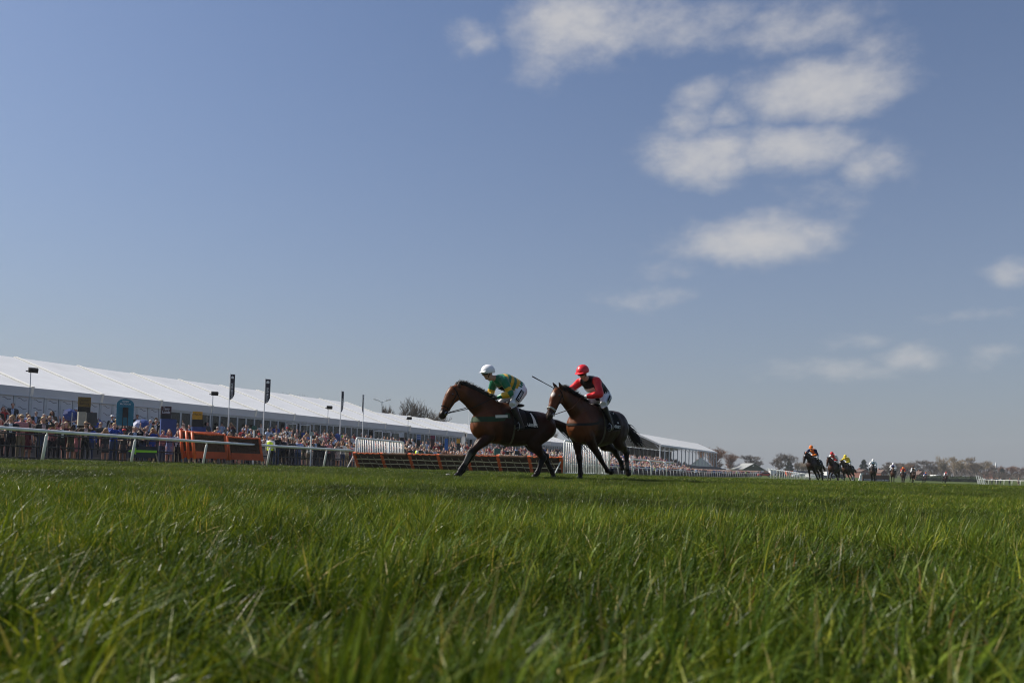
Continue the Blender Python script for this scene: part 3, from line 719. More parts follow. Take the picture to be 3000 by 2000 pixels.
    lpart('tail', mb, HAIR, root)
    # bridle
    def loop(c, nrm, k=20):
        c, nrm = V(c), V(nrm).normalized(); a = V((0, 1, 0)); bb = nrm.cross(a).normalized(); pts = []
        for q in range(k+1):
            th = 2*math.pi*q/k; dr = a*math.cos(th)+bb*math.sin(th); h = bv.ray_cast(c+dr*0.5, -dr); pts.append((h[0] if h[0] else c+dr*0.08)+dr*0.006)
        return pts
    nb = V((hd[4][0], 0, hd[4][1])); bw = V((hd[1][0], 0, hd[1][1])); mb = MB()
    lp = loop(nb, ax); mb.tube(lp, 0.011, 5); l2 = loop(bw+ax*0.02, (ax*0.85+up*0.5)); mb.tube(l2, 0.011, 5)
    bit = {}
    for sg in (1, -1):
        h = bv.ray_cast(V((hd[5][0], sg*0.5, hd[5][1]))-up*0.035, V((0, -sg, 0))); bp = (h[0] if h[0] else V((hd[5][0], sg*0.06, hd[5][1])))+V((0, sg*0.012, 0)); bit[sg] = bp
        h = bv.ray_cast(V((e[0], sg*0.5, e[1]))-up*0.07, V((0, -sg, 0))); ck = (h[0] if h[0] else V((e[0], sg*0.1, e[1])))+V((0, sg*0.008, 0)); tp = V((px, sg*0.07, pz-0.07))
        mb.tube([bp, lerp(bp, ck, 0.5)+V((0, sg*0.012, 0)), ck, tp], 0.009, 5)
    br = lpart('bridle', mb, LEATH, root)
    for sg in (1, -1):
        b2 = MB(); b2.tube([bit[sg]+ax*(0.03*math.cos(t))+up*(0.03*math.sin(t)) for t in [2*math.pi*q/12 for q in range(13)]], 0.006, 5); lpart('bit_ring', b2, STEEL, br)
    # saddle, cloth and girth
    def top(x):
        h = bv.ray_cast(V((x, 0, 3)), V((0, 0, -1))); return h[0].z
    def lat(x, z, sg=1):
        h = bv.ray_cast(V((x, sg*1.2, z)), V((0, -sg, 0))); return h[0].y if h[0] else sg*0.2
    for sg in (1, -1):
        rows = []
        for i in range(7):
            v = i/6; rows.append([(0.16-0.54*u-0.03*v, (top(0.10-0.48*u)-0.012)*(1-v)+(top(0)-0.49+0.05*u)*v) for u in [j/9 for j in range(10)]])
        wrap_patch(bv, rows, sg, 0.012, CLOTH_BLK, 'saddle_cloth', root)
    mb = MB(); cz = 1.05; pts = []
    for q in range(25):
        th = 2*math.pi*q/24; dr = V((0, math.cos(th), math.sin(th))); h = bv.ray_cast(V((0.14, 0, cz)), dr); pts.append((h[0] if h[0] else V((0.14, 0, cz))+dr*0.3)+dr*0.006)
    mb.tube(pts, 0.022, 6); lpart('girth', mb, mat('girth_olive', (0.09, 0.08, 0.045), 0.8), root)
    zs = top(0.0)
    fg = Fig(); fg.loft([((0.20, 0, zs+0.05), 0.10, 0.03), ((0.12, 0, zs+0.03), 0.15, 0.045), ((-0.02, 0, zs+0.015), 0.16, 0.035), ((-0.14, 0, zs+0.01), 0.14, 0.035), ((-0.20, 0, zs+0.015), 0.08, 0.02)], 0, n=12)
    lpart('saddle', fg.mb, LEATH, root, True)
    for sg in (1, -1):
        wrap_patch(bv, [[(0.17-0.30*j/5, (top(0)-0.05)*(1-i/5)+(top(0)-0.40)*i/5) for j in range(6)] for i in range(6)], sg, 0.03, LEATH, 'saddle_flap', root)
    if detail:
        zt = top(0)-0.44
        lpart('cloth_lettering', on_flank(bv, "CRABBIE'S", 0.088, -0.19, zt+0.055, rad(-3), 0.020, 1, 0.004), LETW, root)
        if tack == 'lead':
            rows = [[(-0.26-0.018*math.sin(t*1.5), top(-0.2)-0.07-0.26*t), (-0.295-0.018*math.sin(t*1.5)-0.05*t, top(-0.2)-0.07-0.26*t)] for t in [k/6 for k in range(7)]]
            wrap_patch(bv, rows, 1, 0.019, LETW, 'cloth_piping', root)
        else:
            lpart('cloth_number', on_flank(bv, '1', 0.30, -0.30, zt+0.22, rad(4), 0.020, 1, 0.02), LETW, root)
        # breast girth
        def band(z0, z1, w, m, nm, x0=0.2, k=14):
            mb = MB(); n = 26
            for q in range(n+1):
                th = -math.pi/2*1.25+math.pi*1.25*q/n; dr = V((math.cos(th), math.sin(th), 0)); zc = z0+(z1-z0)*(1-math.cos(th))*0.5 if abs(th) < 1.57 else z1
                for hh in (-w/2, 0, w/2):
                    h = bv.ray_cast(V((0.35, 0, zc+hh)), dr); mb.v.append((h[0] if h[0] else V((0.35, 0, zc+hh))+dr*0.4)+dr*0.012)
            mb.f = [(q*3+a, q*3+a+1, q*3+a+4, q*3+a+3) for q in range(n) for a in (0, 1)]
            return lpart(nm, mb, m, root, True)
        if tack == 'lead':
            band(1.14, 1.24, 0.10, mat('breast_girth_green', (0.02, 0.045, 0.018), 0.8), 'breast_girth')
            rows = [[(0.56-0.26*j/8, 1.235+0.02*j/8-0.055*i) for j in range(9)] for i in range(2)]
            wrap_patch(bv, rows, 1, 0.02, mat('girth_fleece', (0.62, 0.60, 0.5), 0.9, 0.1), 'girth_fleece', root)
        else:
            band(1.12, 1.24, 0.05, LEATH, 'breast_girth')
            mb = MB(); mb.tube(loop(nb+ax*0.01, ax), 0.02, 6); lpart('noseband', mb, mat('fleece_white', (0.45, 0.44, 0.40), 0.9, 0.2, 30, 0.3), br)
    else:
        wrap_patch(bv, [[(-0.18-0.12*j, top(-0.2)-0.1-0.2*i) for j in range(2)] for i in range(2)], 1, 0.02, LETW, 'cloth_number', root)
    return root, body, bit
# ------------------------------------------------------------------ jockey
def jockey_fig(J, torso_tags, arm_tags, voxel=0.012, leg='breeches'):
    f = Fig()
    hip, wst, chs, shb, nk = [V(J[k]) for k in ('pelvis', 'waist', 'chest', 'shoulder', 'neck')]
    seq = [(hip+(hip-wst)*0.5, 0.11, 0.10), (hip, 0.185, 0.165), (lerp(hip, wst, 0.5), 0.185, 0.165), (wst, 0.185, 0.165), (lerp(wst, chs, 0.33), 0.192, 0.168), (lerp(wst, chs, 0.66), 0.20, 0.17), (chs, 0.21, 0.168), (lerp(chs, shb, 0.5), 0.21, 0.15), (shb, 0.185, 0.115), (lerp(shb, nk, 0.6), 0.09, 0.075), (nk, 0.058, 0.058)]
    tt = [leg, leg]+list(torso_tags[:7])+[torso_tags[6], 'skin']
    f.loft(seq, tt[:len(seq)], n=18, sub=5)
    hc = V(J['head']); hx = V(J['headdir']).normalized(); hu = V((0, 1, 0)).cross(hx)*-1.0
    if hu.z < 0: hu = -hu
    f.loft([(nk, 0.05, 0.055), (hc-hu*0.10-hx*0.02, 0.058, 0.07)], 'skin', n=10)
    f.loft([(hc-hu*0.125+hx*0.03, 0.03, 0.04), (hc-hu*0.095+hx*0.02, 0.05, 0.068), (hc-hu*0.04+hx*0.008, 0.066, 0.088), (hc+hu*0.03, 0.072, 0.096), (hc+hu*0.09, 0.06, 0.08), (hc+hu*0.115, 0.03, 0.04)], 'skin', n=14)
    f.loft([(hc+hx*0.085+hu*0.005, 0.010, 0.012), (hc+hx*0.112-hu*0.035, 0.016, 0.015), (hc+hx*0.09-hu*0.05, 0.012, 0.01)], 'skin', n=8)
    for sg, k in ((1, 'l'), (-1, 'r')):
        sh, el, wr = V(J['sh'+k]), V(J['el'+k]), V(J['wr'+k])
        at = arm_tags
        f.loft([(lerp(shb, sh, 0.6), 0.085, 0.085), (sh, 0.088, 0.09), (lerp(sh, el, 0.25), 0.082, 0.085), (lerp(sh, el, 0.5), 0.076, 0.08), (lerp(sh, el, 0.75), 0.073, 0.077), (el, 0.07, 0.074), (lerp(el, wr, 0.25), 0.072, 0.074), (lerp(el, wr, 0.5), 0.062, 0.064), (lerp(el, wr, 0.75), 0.05, 0.05), (lerp(el, wr, 0.92), 0.036, 0.036), (wr, 0.030, 0.034)],
               list(at), ref=(0, 1, 0.3), n=12, sub=4)
        hp, kn, an, toe = V(J['hp'+k]), V(J['kn'+k]), V(J['an'+k]), V(J['to'+k])
        f.loft([(lerp(hip, hp, 0.5), 0.115, 0.13), (hp, 0.12, 0.14), (lerp(hp, kn, 0.3), 0.108, 0.126), (lerp(hp, kn, 0.65), 0.088, 0.10), (kn, 0.07, 0.078)], leg, n=14)
        f.loft([(lerp(kn, an, 0.10), 0.068, 0.072), (lerp(kn, an, 0.2), 0.067, 0.072), (lerp(kn, an, 0.4), 0.062, 0.066), (lerp(kn, an, 0.75), 0.048, 0.05), (an, 0.042, 0.046), (an+V((0.0, 0, -0.05)), 0.04, 0.05)], 'boot', n=12)
        f.loft([(an+V((-0.05, 0, -0.055)), 0.032, 0.034), (an+V((0, 0, -0.045)), 0.04, 0.045), (lerp(an, toe, 0.6)+V((0, 0, -0.02)), 0.042, 0.032), (toe, 0.03, 0.022)], 'boot', n=10)
    me = f.skin('body', voxel, 4, 0.5); me.update()
    ripple(me, lambda c: 0.009*mnoise.noise(V((c.x*11, c.y*11, c.z*7)))+0.004*mnoise.noise(c*24)); return me, f
def glove(wr, d, side, up_, mb):
    """closed hand: palm, four bent fingers and the thumb"""
    wr, d, side, up_ = V(wr), V(d).normalized(), V(side).normalized(), V(up_).normalized()
    mb.tube([wr-d*0.02, wr+d*0.02, wr+d*0.05, wr+d*0.085], [0.030, 0.034, 0.038, 0.032], 8)
    for i in range(4):
        o = up_*(0.030-0.02*i); L = (0.034, 0.038, 0.036, 0.028)[i]
        a = wr+d*0.08+o; mb.tube([a, a+d*L*0.7+side*0.004, a+d*L*0.75-side*0.030, a-d*0.006-side*0.042], [0.0105, 0.0105, 0.0095, 0.008], 6)
    a = wr+d*0.045+up_*0.034; mb.tube([a, a+d*0.03+up_*0.012-side*0.014, a+d*0.052+up_*0.004-side*0.034], [0.012, 0.011, 0.008], 6)
SKIN = mat('skin', (0.50, 0.27, 0.19), 0.55, 0.12, 9); BOOT = mat('boot_black', (0.012, 0.011, 0.011), 0.3, 0.2, 15)
BREECH = mat('breeches_white', (0.74, 0.74, 0.76), 0.6, 0.06, 8, 0.25); GOG = mat('goggle_black', (0.006, 0.006, 0.008), 0.4, spec=0.15)
def silk(name, c): return mat('silk_'+name, c, 0.4, 0.18, 9, 0.45, spec=0.4 if max(c) > .05 else .1, sheen=0.05 if max(c) > .05 else 0, detail=3)
def make_jockey(J, label, loc, rz, torso, arms, cap, matmap, group=None, body=None, voxel=0.012, detail=True, tilt=0.0):
    root = thing('person', label, 'jockey', loc, rz, group)
    order = sorted(set(list(torso)+list(arms)+['skin', 'breeches', 'boot']))
    if body is None:
        body, f = jockey_fig(J, torso, arms, voxel); f.mats(body, order)
    b = ob('body', body, root)
    if len(body.materials) < len(order):
        for _ in order: body.materials.append(None)
    for i, t in enumerate(order):
        b.material_slots[i].link = 'OBJECT'; b.material_slots[i].material = matmap[t]
    hc = V(J['head']); hx = V(J['headdir']).normalized(); hu = V((0, 1, 0)).cross(hx)*-1.0
    if hu.z < 0: hu = -hu
    R = Matrix((hx, V((0, 1, 0)), hu)).transposed()
    # helmet: shell with a peak and a strap
    mb = MB(); nu, nv = 20, 8; oc = hc+hu*0.035-hx*0.008
    for j in range(nv+1):
        ph = (math.pi*0.58)*j/nv
        for i in range(nu):
            t = 2*math.pi*i/nu; mb.v.append(oc+R @ V((0.150*math.sin(ph)*math.cos(t), 0.126*math.sin(ph)*math.sin(t), 0.138*math.cos(ph)-0.01)))
    mb.f = [(j*nu+i, (j+1)*nu+i, (j+1)*nu+(i+1) % nu, j*nu+(i+1) % nu) for j in range(nv) for i in range(nu)]
    hm = lpart('helmet', mb, cap, root, True)
    mb = MB()
    for rr in (0.138, 0.20):
        for i in range(11):
            t = -1.0+2.0*i/10; k = math.cos(t*1.2); mb.v.append(oc+R @ V((0.03+(rr-0.03)*math.cos(t*0.95) if rr < .15 else 0.03+(rr-0.03)*math.cos(t*0.8)*(0.85+0.15*k), 0.118*math.sin(t)*1.05, 0.005-(0.0 if rr < .15 else 0.022))))
    mb.f = [(i, i+1, 12+i, 11+i) for i in range(10)]; lpart('helmet_peak', mb, cap, hm, True)
    mb = MB()
    for sg in (1, -1): mb.tube([hc+hu*0.03+V((0, sg*0.105, 0)), hc-hu*0.05+hx*0.02+V((0, sg*0.078, 0)), hc-hu*0.125+hx*0.035+V((0, sg*0.02, 0))], 0.008, 5)
    lpart('chin_strap', mb, BOOT, hm)
    mb = MB()
    for zz in (-0.022, 0.026):
        for i in range(13):
            t = -1.25+2.5*i/12; mb.v.append(hc+R @ V((0.110*math.cos(t)+0.010, 0.092*math.sin(t), zz*1.7+0.002)))
    mb.f = [(i, i+1, 14+i, 13+i) for i in range(12)]; lpart('goggles', mb, GOG, root, True)
    if detail:
        for sg, k in ((1, 'l'), (-1, 'r')):
            wr, el = V(J['wr'+k]), V(J['el'+k]); d = (wr-el).normalized(); d = (d+V((0.4, 0, 0))).normalized()
            mb = MB(); glove(wr, d, V((0, sg, 0)), UP, mb); lpart('glove', mb, matmap.get('glove'+k, BOOT), root, True)
    return root, body
ARM0 = ['slv']*9+['cuff', 'skin']
# ================================================================== the two leaders
def heading(alpha): return math.pi+rad(alpha)+TH      # alpha: turn towards the camera from running square to the left
J1 = dict(pelvis=(-.10,0,1.79), waist=(.03,0,1.86), chest=(.23,0,1.92), shoulder=(.37,0,1.95), neck=(.49,0,1.975), head=(.615,0,2.07), headdir=(1,0,-.16),
          shl=(.36,.20,1.93), ell=(.26,.29,1.67), wrl=(.45,.10,1.59), shr=(.36,-.20,1.93), elr=(.38,-.30,1.68), wrr=(.45,-.09,1.60),
          hpl=(-.08,.11,1.75), knl=(.20,.285,1.44), anl=(.00,.335,1.06), tol=(.15,.345,.995), hpr=(-.08,-.11,1.75), knr=(.20,-.285,1.44), anr=(.00,-.335,1.06), tor=(.15,-.345,.995))
J2 = dict(pelvis=(-.14,0,1.76), waist=(.01,0,1.88), chest=(.21,0,1.98), shoulder=(.345,0,2.04), neck=(.46,0,2.085), head=(.56,0,2.185), headdir=(1,0,-.42),
          shl=(.35,.21,2.02), ell=(.40,.33,1.75), wrl=(.62,.08,1.68), shr=(.35,-.21,2.02), elr=(.55,-.32,1.84), wrr=(.80,-.26,1.80),
          hpl=(-.12,.11,1.73), knl=(.22,.285,1.55), anl=(-.03,.335,1.13), tol=(.12,.345,1.06), hpr=(-.12,-.11,1.73), knr=(.22,-.285,1.55), anr=(-.03,-.335,1.13), tor=(.12,-.345,1.06))
SG, SY = silk('green', (0.006, 0.15, 0.07)), silk('gold', (0.62, 0.36, 0.02))
SR, SB, SWH = silk('red', (0.62, 0.012, 0.018)), silk('black', (0.012, 0.012, 0.014)), silk('white', (0.75, 0.75, 0.75))
def reins(root, bit, J, m):
    mb = MB()
    for sg, k in ((1, 'l'), (-1, 'r')):
        a, b = bit[sg], V(J['wr'+k])+V((0.06, 0, 0)); mid = lerp(a, b, 0.5)+V((0, sg*0.10, -0.05)); mb.tube([a, lerp(a, mid, 0.6)+V((0, sg*0.02, 0)), mid, lerp(mid, b, 0.5), b, b+V((-0.12, 0, -0.10))], 0.008, 5)
    lpart('reins', mb, m, root)
def stirrups(root, J, zt):
    for k, sg in (('l', 1), ('r', -1)):
        an, to = V(J['an'+k]), V(J['to'+k]); c = lerp(an, to, 0.6)+V((0, 0, -0.05)); mb = MB()
        mb.tube([c+V((0, sg*0.055*math.cos(t), 0.06+0.075*math.sin(t))) for t in [-math.pi/2+2*math.pi*q/14 for q in range(15)]], 0.008, 5)
        mb.tube([c+V((0, 0, 0.13)), V((0.04, sg*0.30, zt-0.25)), V((0.04, sg*0.22, zt-0.03))], 0.012, 5); lpart('stirrup', mb, mat('stirrup_metal', (0.35, 0.35, 0.36), 0.35, metal=0.8), root)
def patch(root, a, b, nrm, w, off, txt, f0=0.16, f1=0.86):
    a, b, n = V(a), V(b), V(nrm); t = (b-a).normalized(); n = (n-t*n.dot(t)).normalized(); u = n.cross(t)
    c = lerp(a, b, (f0+f1)/2)+n*off; L = (b-a).length*(f1-f0); R = Matrix((t, u, n)).transposed()
    mb = MB(); nn = 7
    for i in range(nn):
        q = (i/(nn-1)-0.5)*w; bend = -q*q*4.5
        for s_ in (-L/2, L/2): mb.v.append(c+t*s_+u*q+n*bend)
    mb.f = [(2*i, 2*i+1, 2*i+3, 2*i+2) for i in range(nn-1)]
    o = lpart('sponsor_patch', mb, CLOTH_BLK, root); mt = MB()
    letter(mt, txt, w*0.72, c+n*0.006, -t if True else t, -u if (n.cross(-t)).dot(-u) < 0 else u, 0.006, L*0.86)
    lpart('patch_lettering', mt, LETW, o)
p1 = pos(1504, 17.0, 1.0); p2 = pos(1750, 17.6, 1.0)
P1, P2 = V((p1.x, p1.y, G(p1.x, p1.y)-0.01)), V((p2.x, p2.y, G(p2.x, p2.y)-0.01))
H1 = heading(30); H2 = heading(49)
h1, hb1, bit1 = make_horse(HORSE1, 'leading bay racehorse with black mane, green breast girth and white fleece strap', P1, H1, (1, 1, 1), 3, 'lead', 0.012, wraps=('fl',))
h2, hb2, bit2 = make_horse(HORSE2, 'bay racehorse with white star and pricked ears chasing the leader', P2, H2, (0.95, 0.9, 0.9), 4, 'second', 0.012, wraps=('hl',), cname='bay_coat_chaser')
reins(h1, bit1, J1, LEATH); reins(h2, bit2, J2, mat('rein_brown', (0.16, 0.05, 0.02), 0.6))
stirrups(h1, J1, 1.45); stirrups(h2, J2, 1.52)
mm = {'skin': SKIN, 'breeches': BREECH, 'boot': BOOT, 'g': SG, 'y': SY, 'r': SR, 'k': SB, 'w': SWH, 'glovel': BOOT, 'glover': mat('glove_white', (0.7, 0.7, 0.7), 0.7)}
j1, jb1 = make_jockey(J1, 'jockey in green and gold hooped silks and white cap crouched on the leading horse', P1, H1, ('g', 'y', 'g', 'y', 'g', 'y', 'g'), ['g', 'g', 'g', 'g', 'y', 'g', 'y', 'y', 'g', 'g', 'boot'], mat('cap_white', (0.82, 0.82, 0.84), 0.4, 0.05, 12, 0.15), mm)
patch(j1, V(J1['hpl'])+V((0, 0.0, 0)), J1['knl'], (0.1, 1, 0.15), 0.085, 0.124, "CRABBIE'S")
mm2 = dict(mm); mm2['glover'] = BOOT
j2, jb2 = make_jockey(J2, 'jockey in black silks with red sleeves and red cap on the chasing horse', P2, H2, ('k', 'k', 'k', 'k', 'k', 'k', 'k'), ['k', 'r', 'r', 'r', 'r', 'r', 'r', 'r', 'r', 'w', 'boot'], mat('cap_red', (0.66, 0.02, 0.03), 0.35, 0.08, 12, 0.3), mm2)
patch(j2, J2['hpl'], J2['knl'], (0.0, 1, 0.25), 0.085, 0.124, "CRABBIE'S")
mb = MB(); a = V(J2['wrr'])+V((0.08, 0, -0.04)); b = a+V((0.50, -0.38, 0.30)); mb.tube([a-(b-a)*0.12, a, lerp(a, b, 0.25), lerp(a, b, 0.6), b], [0.012, 0.012, 0.008, 0.008, 0.013], 6)
w = ob('riding_whip', mb.mesh('riding_whip', LEATH), None, P2, H2); tag(w, 'thin black riding whip raised in the hand of the red sleeved jockey', 'whip')
# white chest panel and band on the second jockey, hoop band on the first
def chest_mark(J, root, txt, m_bg, m_tx):
    c, wv, n0 = V(J['chest']), V(J['waist']), None
    t = (c-wv).normalized(); f = V((t.z, 0, -t.x)); mb = MB()
    for i in range(7):
        yy = (i/6-0.5)*0.26; bend = -2.2*yy*yy
        for s_ in (-0.07, 0.10): mb.v.append(c+f*(0.178+bend)+V((0, yy, 0))+t*s_*(1 if True else 0))
    mb.f = [(2*i, 2*i+1, 2*i+3, 2*i+2) for i in range(6)]; o = lpart('sponsor_panel', mb, m_bg, root)
    mt = MB(); letter(mt, txt, 0.06, c+f*0.186, (0, 1, 0), t, 0.003, 0.17); lpart('panel_lettering', mt, m_tx, o)
chest_mark(J2, j2, "CRABBIE'S", SWH, BOOT)
chest_mark(J1, j1, "CRABBIE'S", CLOTH_BLK, LETW)

p = pos(1312, 16.6); o = thing('turf_clod', 'pale clod of turf kicked up beside the leader\'s front hoof', 'clod', V((p.x, p.y, p.z)))
mb = MB(); mb.ball((0, 0, .055), (.05, .03, .022), 8, 5); lpart('soil', mb, mat('clod_soil', (.45, .42, .36), .9, .3, 30), o); mb = MB()
for k in range(12): mb.tube([(random.uniform(-.04, .04), random.uniform(-.02, .02), .06), (random.uniform(-.06, .06), random.uniform(-.04, .04), .10)], .003, 3)
mb2 = lpart('grass_tuft', mb, GM, o); mb2['kind'] = 'stuff'
ca = mb2.data.color_attributes.new('Col', 'FLOAT_COLOR', 'POINT'); ca.data.foreach_set('color', np.array([(.1, .14, .02, 1)]*len(mb2.data.vertices), np.float32).ravel())
# ================================================================== rails, wings and hurdles
ORANGE = mat('hurdle_orange', (0.62, 0.10, 0.014), 0.5, 0.2, 5, 0.1, dirt=((0.25, 0.06, 0.02), 4, 0.5))
BRUSH = mat('brushwood', (0.085, 0.045, 0.025), 0.95, 0.6, 30, 0.8, detail=6); SPLIT = mat('split_wood', (0.62, 0.53, 0.36), 0.8, 0.3, 12)
STUMP = mat('worn_wood', (0.32, 0.25, 0.16), 0.85, 0.4, 10)
RAILW = mat('rail_plastic', (0.80, 0.80, 0.78), 0.38, 0.05, 2, dirt=((0.42, 0.40, 0.32), 2.2, 0.4))
def polyrail(name, label, pts, rtube, hgt, spacing, rpost, lean=(0, 0), bent=False, group=None):
    """running rail: tube on posts following ground points (x, y)"""
    P = [V((x, y, G(x, y))) for x, y in pts]
    root = thing(name, label, 'rail', P[0], group=group)
    dense = []
    for a, b in zip(P[:-1], P[1:]):
        k = max(1, int((b-a).length/1.5)); dense += [lerp(a, b, i/k) for i in range(k)]
    dense.append(P[-1])
    mb = MB(); mb.tube([V((p.x, p.y, G(p.x, p.y)+hgt)) for p in dense], rtube, 10); part('rail_tube', mb, RAILW, root, True)
    # posts
    s = 0.4; acc = 0; lens = [(b-a).length for a, b in zip(P[:-1], P[1:])]; tot = sum(lens)
    lx, ly = lean; mb = MB()
    if bent: mb.tube([(0, 0, -0.02), (0, 0, hgt*0.72), (lx*0.12, ly*0.12, hgt*0.88), (lx*0.5, ly*0.5, hgt*0.98), (lx, ly, hgt)], rpost, 8)
    else: mb.tube([(-lx, -ly, -0.02), (-lx*0.5, -ly*0.5, hgt*0.5), (-lx*0.16, -ly*0.16, hgt*0.84), (-lx*0.08, -ly*0.08, hgt*0.88)], [rpost, rpost, rpost, rpost*0.8], 8).tube([(-lx*0.1, -ly*0.1, hgt*0.86), (0, 0, hgt-rtube*0.5)], rpost*0.5, 6)
    me = mb.mesh('post', RAILW, True)
    while s < tot:
        q = s; i = 0
        while q > lens[i]: q -= lens[i]; i += 1
        p = lerp(P[i], P[i+1], q/lens[i]); z = G(p.x, p.y)
        ob('post', me, root, (p.x-root.location.x-(lx if bent else 0), p.y-root.location.y-(ly if bent else 0), z-root.location.z), rz=random.uniform(-0.05, 0.05))
        s += spacing
    return root
A = [pos(px, d) for px, d in ((-260, 26.5), (-60, 28.6), (165, 32.3), (400, 36.8), (610, 41.7), (772, 45.8), (913, 49.8), (1034, 53.0))]
polyrail('running_rail', 'thick white plastic running rail with leaning posts in front of the crowd barrier', [(p.x, p.y) for p in A], 0.062, 1.15, 5.05, 0.055, lean=(0.18, 0.04))
polyrail('running_rail', 'straight white running rail on slanted posts beyond the hurdles beside the far crowd', [(-31.6, 52.0), (-32.2, 100), (-33.0, 160), (-33.5, 225), (-31, 270)], 0.055, 1.15, 3.0, 0.04, lean=(-0.12, 0.0))
polyrail('running_rail', 'white rail with bent goose neck posts leading off the slatted wing', [(-15.6, 57.5), (-15.2, 64), (-15.0, 70.5)], 0.05, 1.2, 4.4, 0.045, lean=(-0.35, 0.0), bent=True)
polyrail('running_rail', 'long white rail of closely spaced goose neck posts before the parked cars', [(-10.3, 96), (-10.6, 130), (-11.4, 200)], 0.045, 1.15, 3.6, 0.055, lean=(-0.4, 0.0), bent=True)
q = [pos(px, d) for px, d in ((2866, 214), (2900, 208), (3010, 196), (3080, 186))]
polyrail('running_rail', 'low white rail on the far side of the track beside green hedge', [(p.x, p.y) for p in q], 0.055, 1.15, 2.6, 0.06, lean=(0.05, 0))
def wing(label, a, b, h, n, extra=True):
    """slatted white wing from a to b (ground points)"""
    a, b = V(a), V(b); root = thing('hurdle_wing', label, 'wing', a); t = (b-a); L = t.length; t.normalize()
    mb = MB(); mb.tube([a-UP*0.05, a+UP*(h-0.12), a+UP*(h-0.02)+t*0.06, a+UP*h+t*0.18, b+UP*h-t*0.18, b+UP*(h-0.02)-t*0.06, b+UP*(h-0.12), b-UP*0.05], 0.058, 8); part('frame', mb, WHITE, root, True)
    mb = MB(); mb.tube([a+UP*0.12, b+UP*0.12], 0.04, 6); part('bottom_rail', mb, WHITE, root)
    me = MB().tube([(0, 0, 0.05), (0, 0, h-0.03)], 0.036, 6).mesh('slat', WHITE, True)
    for i in range(n):
        p = lerp(a, b, (i+1)/(n+1))-a; ob('slat', me, root, p)
    k = 3
    for i in range(1, k): 
        p = lerp(a, b, i/k); mb = MB(); mb.tube([p-UP*0.05, p+UP*(h-0.02)], 0.06, 8); part('stanchion', mb, WHITE, root, True)
    for p in (a, b):
        s = V((t.y, -t.x, 0)); mb = MB(); mb.tube([p+UP*(h*0.6), p-s*0.5-t*0.3-UP*0.03], 0.04, 6); part('strut', mb, WHITE, root)
    return root
HA, HB = V((-31.1, 47.9, 0)), V((-16.9, 48.2, 0))
HA.z, HB.z = G(HA.x, HA.y), G(HB.x, HB.y)
a, b = V((-31.25, 47.9, 0)), V((-31.9, 55.2, 0)); a.z, b.z = G(a.x, a.y), G(b.x, b.y)
wing('white slatted hurdle wing at the rail end of the hurdles', a, b, 2.05, 27)
a, b = V((-16.75, 47.9, 0)), V((-17.2, 59.0, 0)); a.z, b.z = G(a.x, a.y), G(b.x, b.y)
wing('white slatted hurdle wing standing behind the chasing horse', a, b, 2.05, 25)
def make_hurdle(W, rng):
    """one leaning brush hurdle, root at its left foot; local x along the hurdle, +y away"""
    root = ob('hurdle', None); H = 1.08; lean = 0.72
    def T(x, v): return V((x, 0.18-lean*v, H*v))
    mb = MB(); mb.beam(T(0.03, -0.02), T(0.03, 1.0), 0.19, 0.13, V((0, 1, 0)))
    for k in range(7): mb.box(T(0.03, 0.1+0.14*k)+V((0, -0.01, 0)), (0.22, 0.16, 0.05))
    lpart('padded_post', mb, ORANGE, root)
    # brush panel: dense upright twigs on a thick backing
    mb = MB(); mb.add([T(0.08, 0.0)+V((0, .05, 0)), T(W-0.06, 0.0)+V((0, .05, 0)), T(W-0.06, 0.9)+V((0, .05, 0)), T(0.08, 0.9)+V((0, .05, 0)), T(0.08, 0.0)+V((0, .15, 0)), T(W-0.06, 0.0)+V((0, .15, 0)), T(W-0.06, 0.9)+V((0, .15, 0)), T(0.08, 0.9)+V((0, .15, 0))], [(0,1,2,3),(7,6,5,4),(0,4,5,1),(3,2,6,7),(0,3,7,4),(1,5,6,2)])
    for _ in range(420):
        x = rng.uniform(0.06, W-0.04); v0 = rng.uniform(-0.02, 0.5); v1 = v0+rng.uniform(0.35, 0.55); p, q = T(x, v0)+V((0, rng.uniform(-.03, .05), 0)), T(x+rng.gauss(0, .05), min(v1, 1.04))+V((0, rng.uniform(-.05, .04), 0))
        mb.tube([p, q], [0.008, 0.004], 3, False)
    bp = lpart('brush_panel', mb, BRUSH, root); bp['kind'] = 'stuff'
    mb = MB(); pts = [T(0.1+(W-0.2)*i/10, 0.93+0.015*math.sin(i*2.1))+V((0, 0.02, 0)) for i in range(11)]; mb.tube(pts, [0.10+0.015*math.sin(i*1.7) for i in range(11)], 8); lpart('top_roll', mb, BRUSH, root, True)
    for v in (0.36, 0.62):
        mb = MB(); mb.tube([T(0.06+(W-0.1)*i/6, v+0.012*math.sin(i*1.3+v*9))+V((0, -0.05, 0)) for i in range(7)], [0.030+0.005*math.sin(i*2+v*5) for i in range(7)], 6); lpart('cross_rail', mb, SPLIT, root)
    for x0, x1 in ((0.46, 0.50), (0.92, 1.14), (1.36, 1.66)):
        mb = MB(); mb.tube([T(x0*W/1.95, 0.78)+V((0, -0.075, 0)), T(x1*W/1.95, 0.08)+V((0, -0.06, 0))], 0.024, 6); lpart('diagonal_stick', mb, STUMP, root)
    return root
NH = 7; WH = (HB-HA).length/NH; rng = random.Random(5)
hs = [make_hurdle(WH, rng) for _ in range(2)]
hl = ['brush hurdle beside the slatted wing at the rail end', 'second brush hurdle from the rail end wing', 'third brush hurdle from the rail end wing', 'middle brush hurdle of the seven in the row', 'brush hurdle with orange tape along its top, behind the leader\'s body', 'second to last brush hurdle before the far slatted wing', 'last brush hurdle against the wing behind the chasing horse']
ang = math.atan2(HB.y-HA.y, HB.x-HA.x)
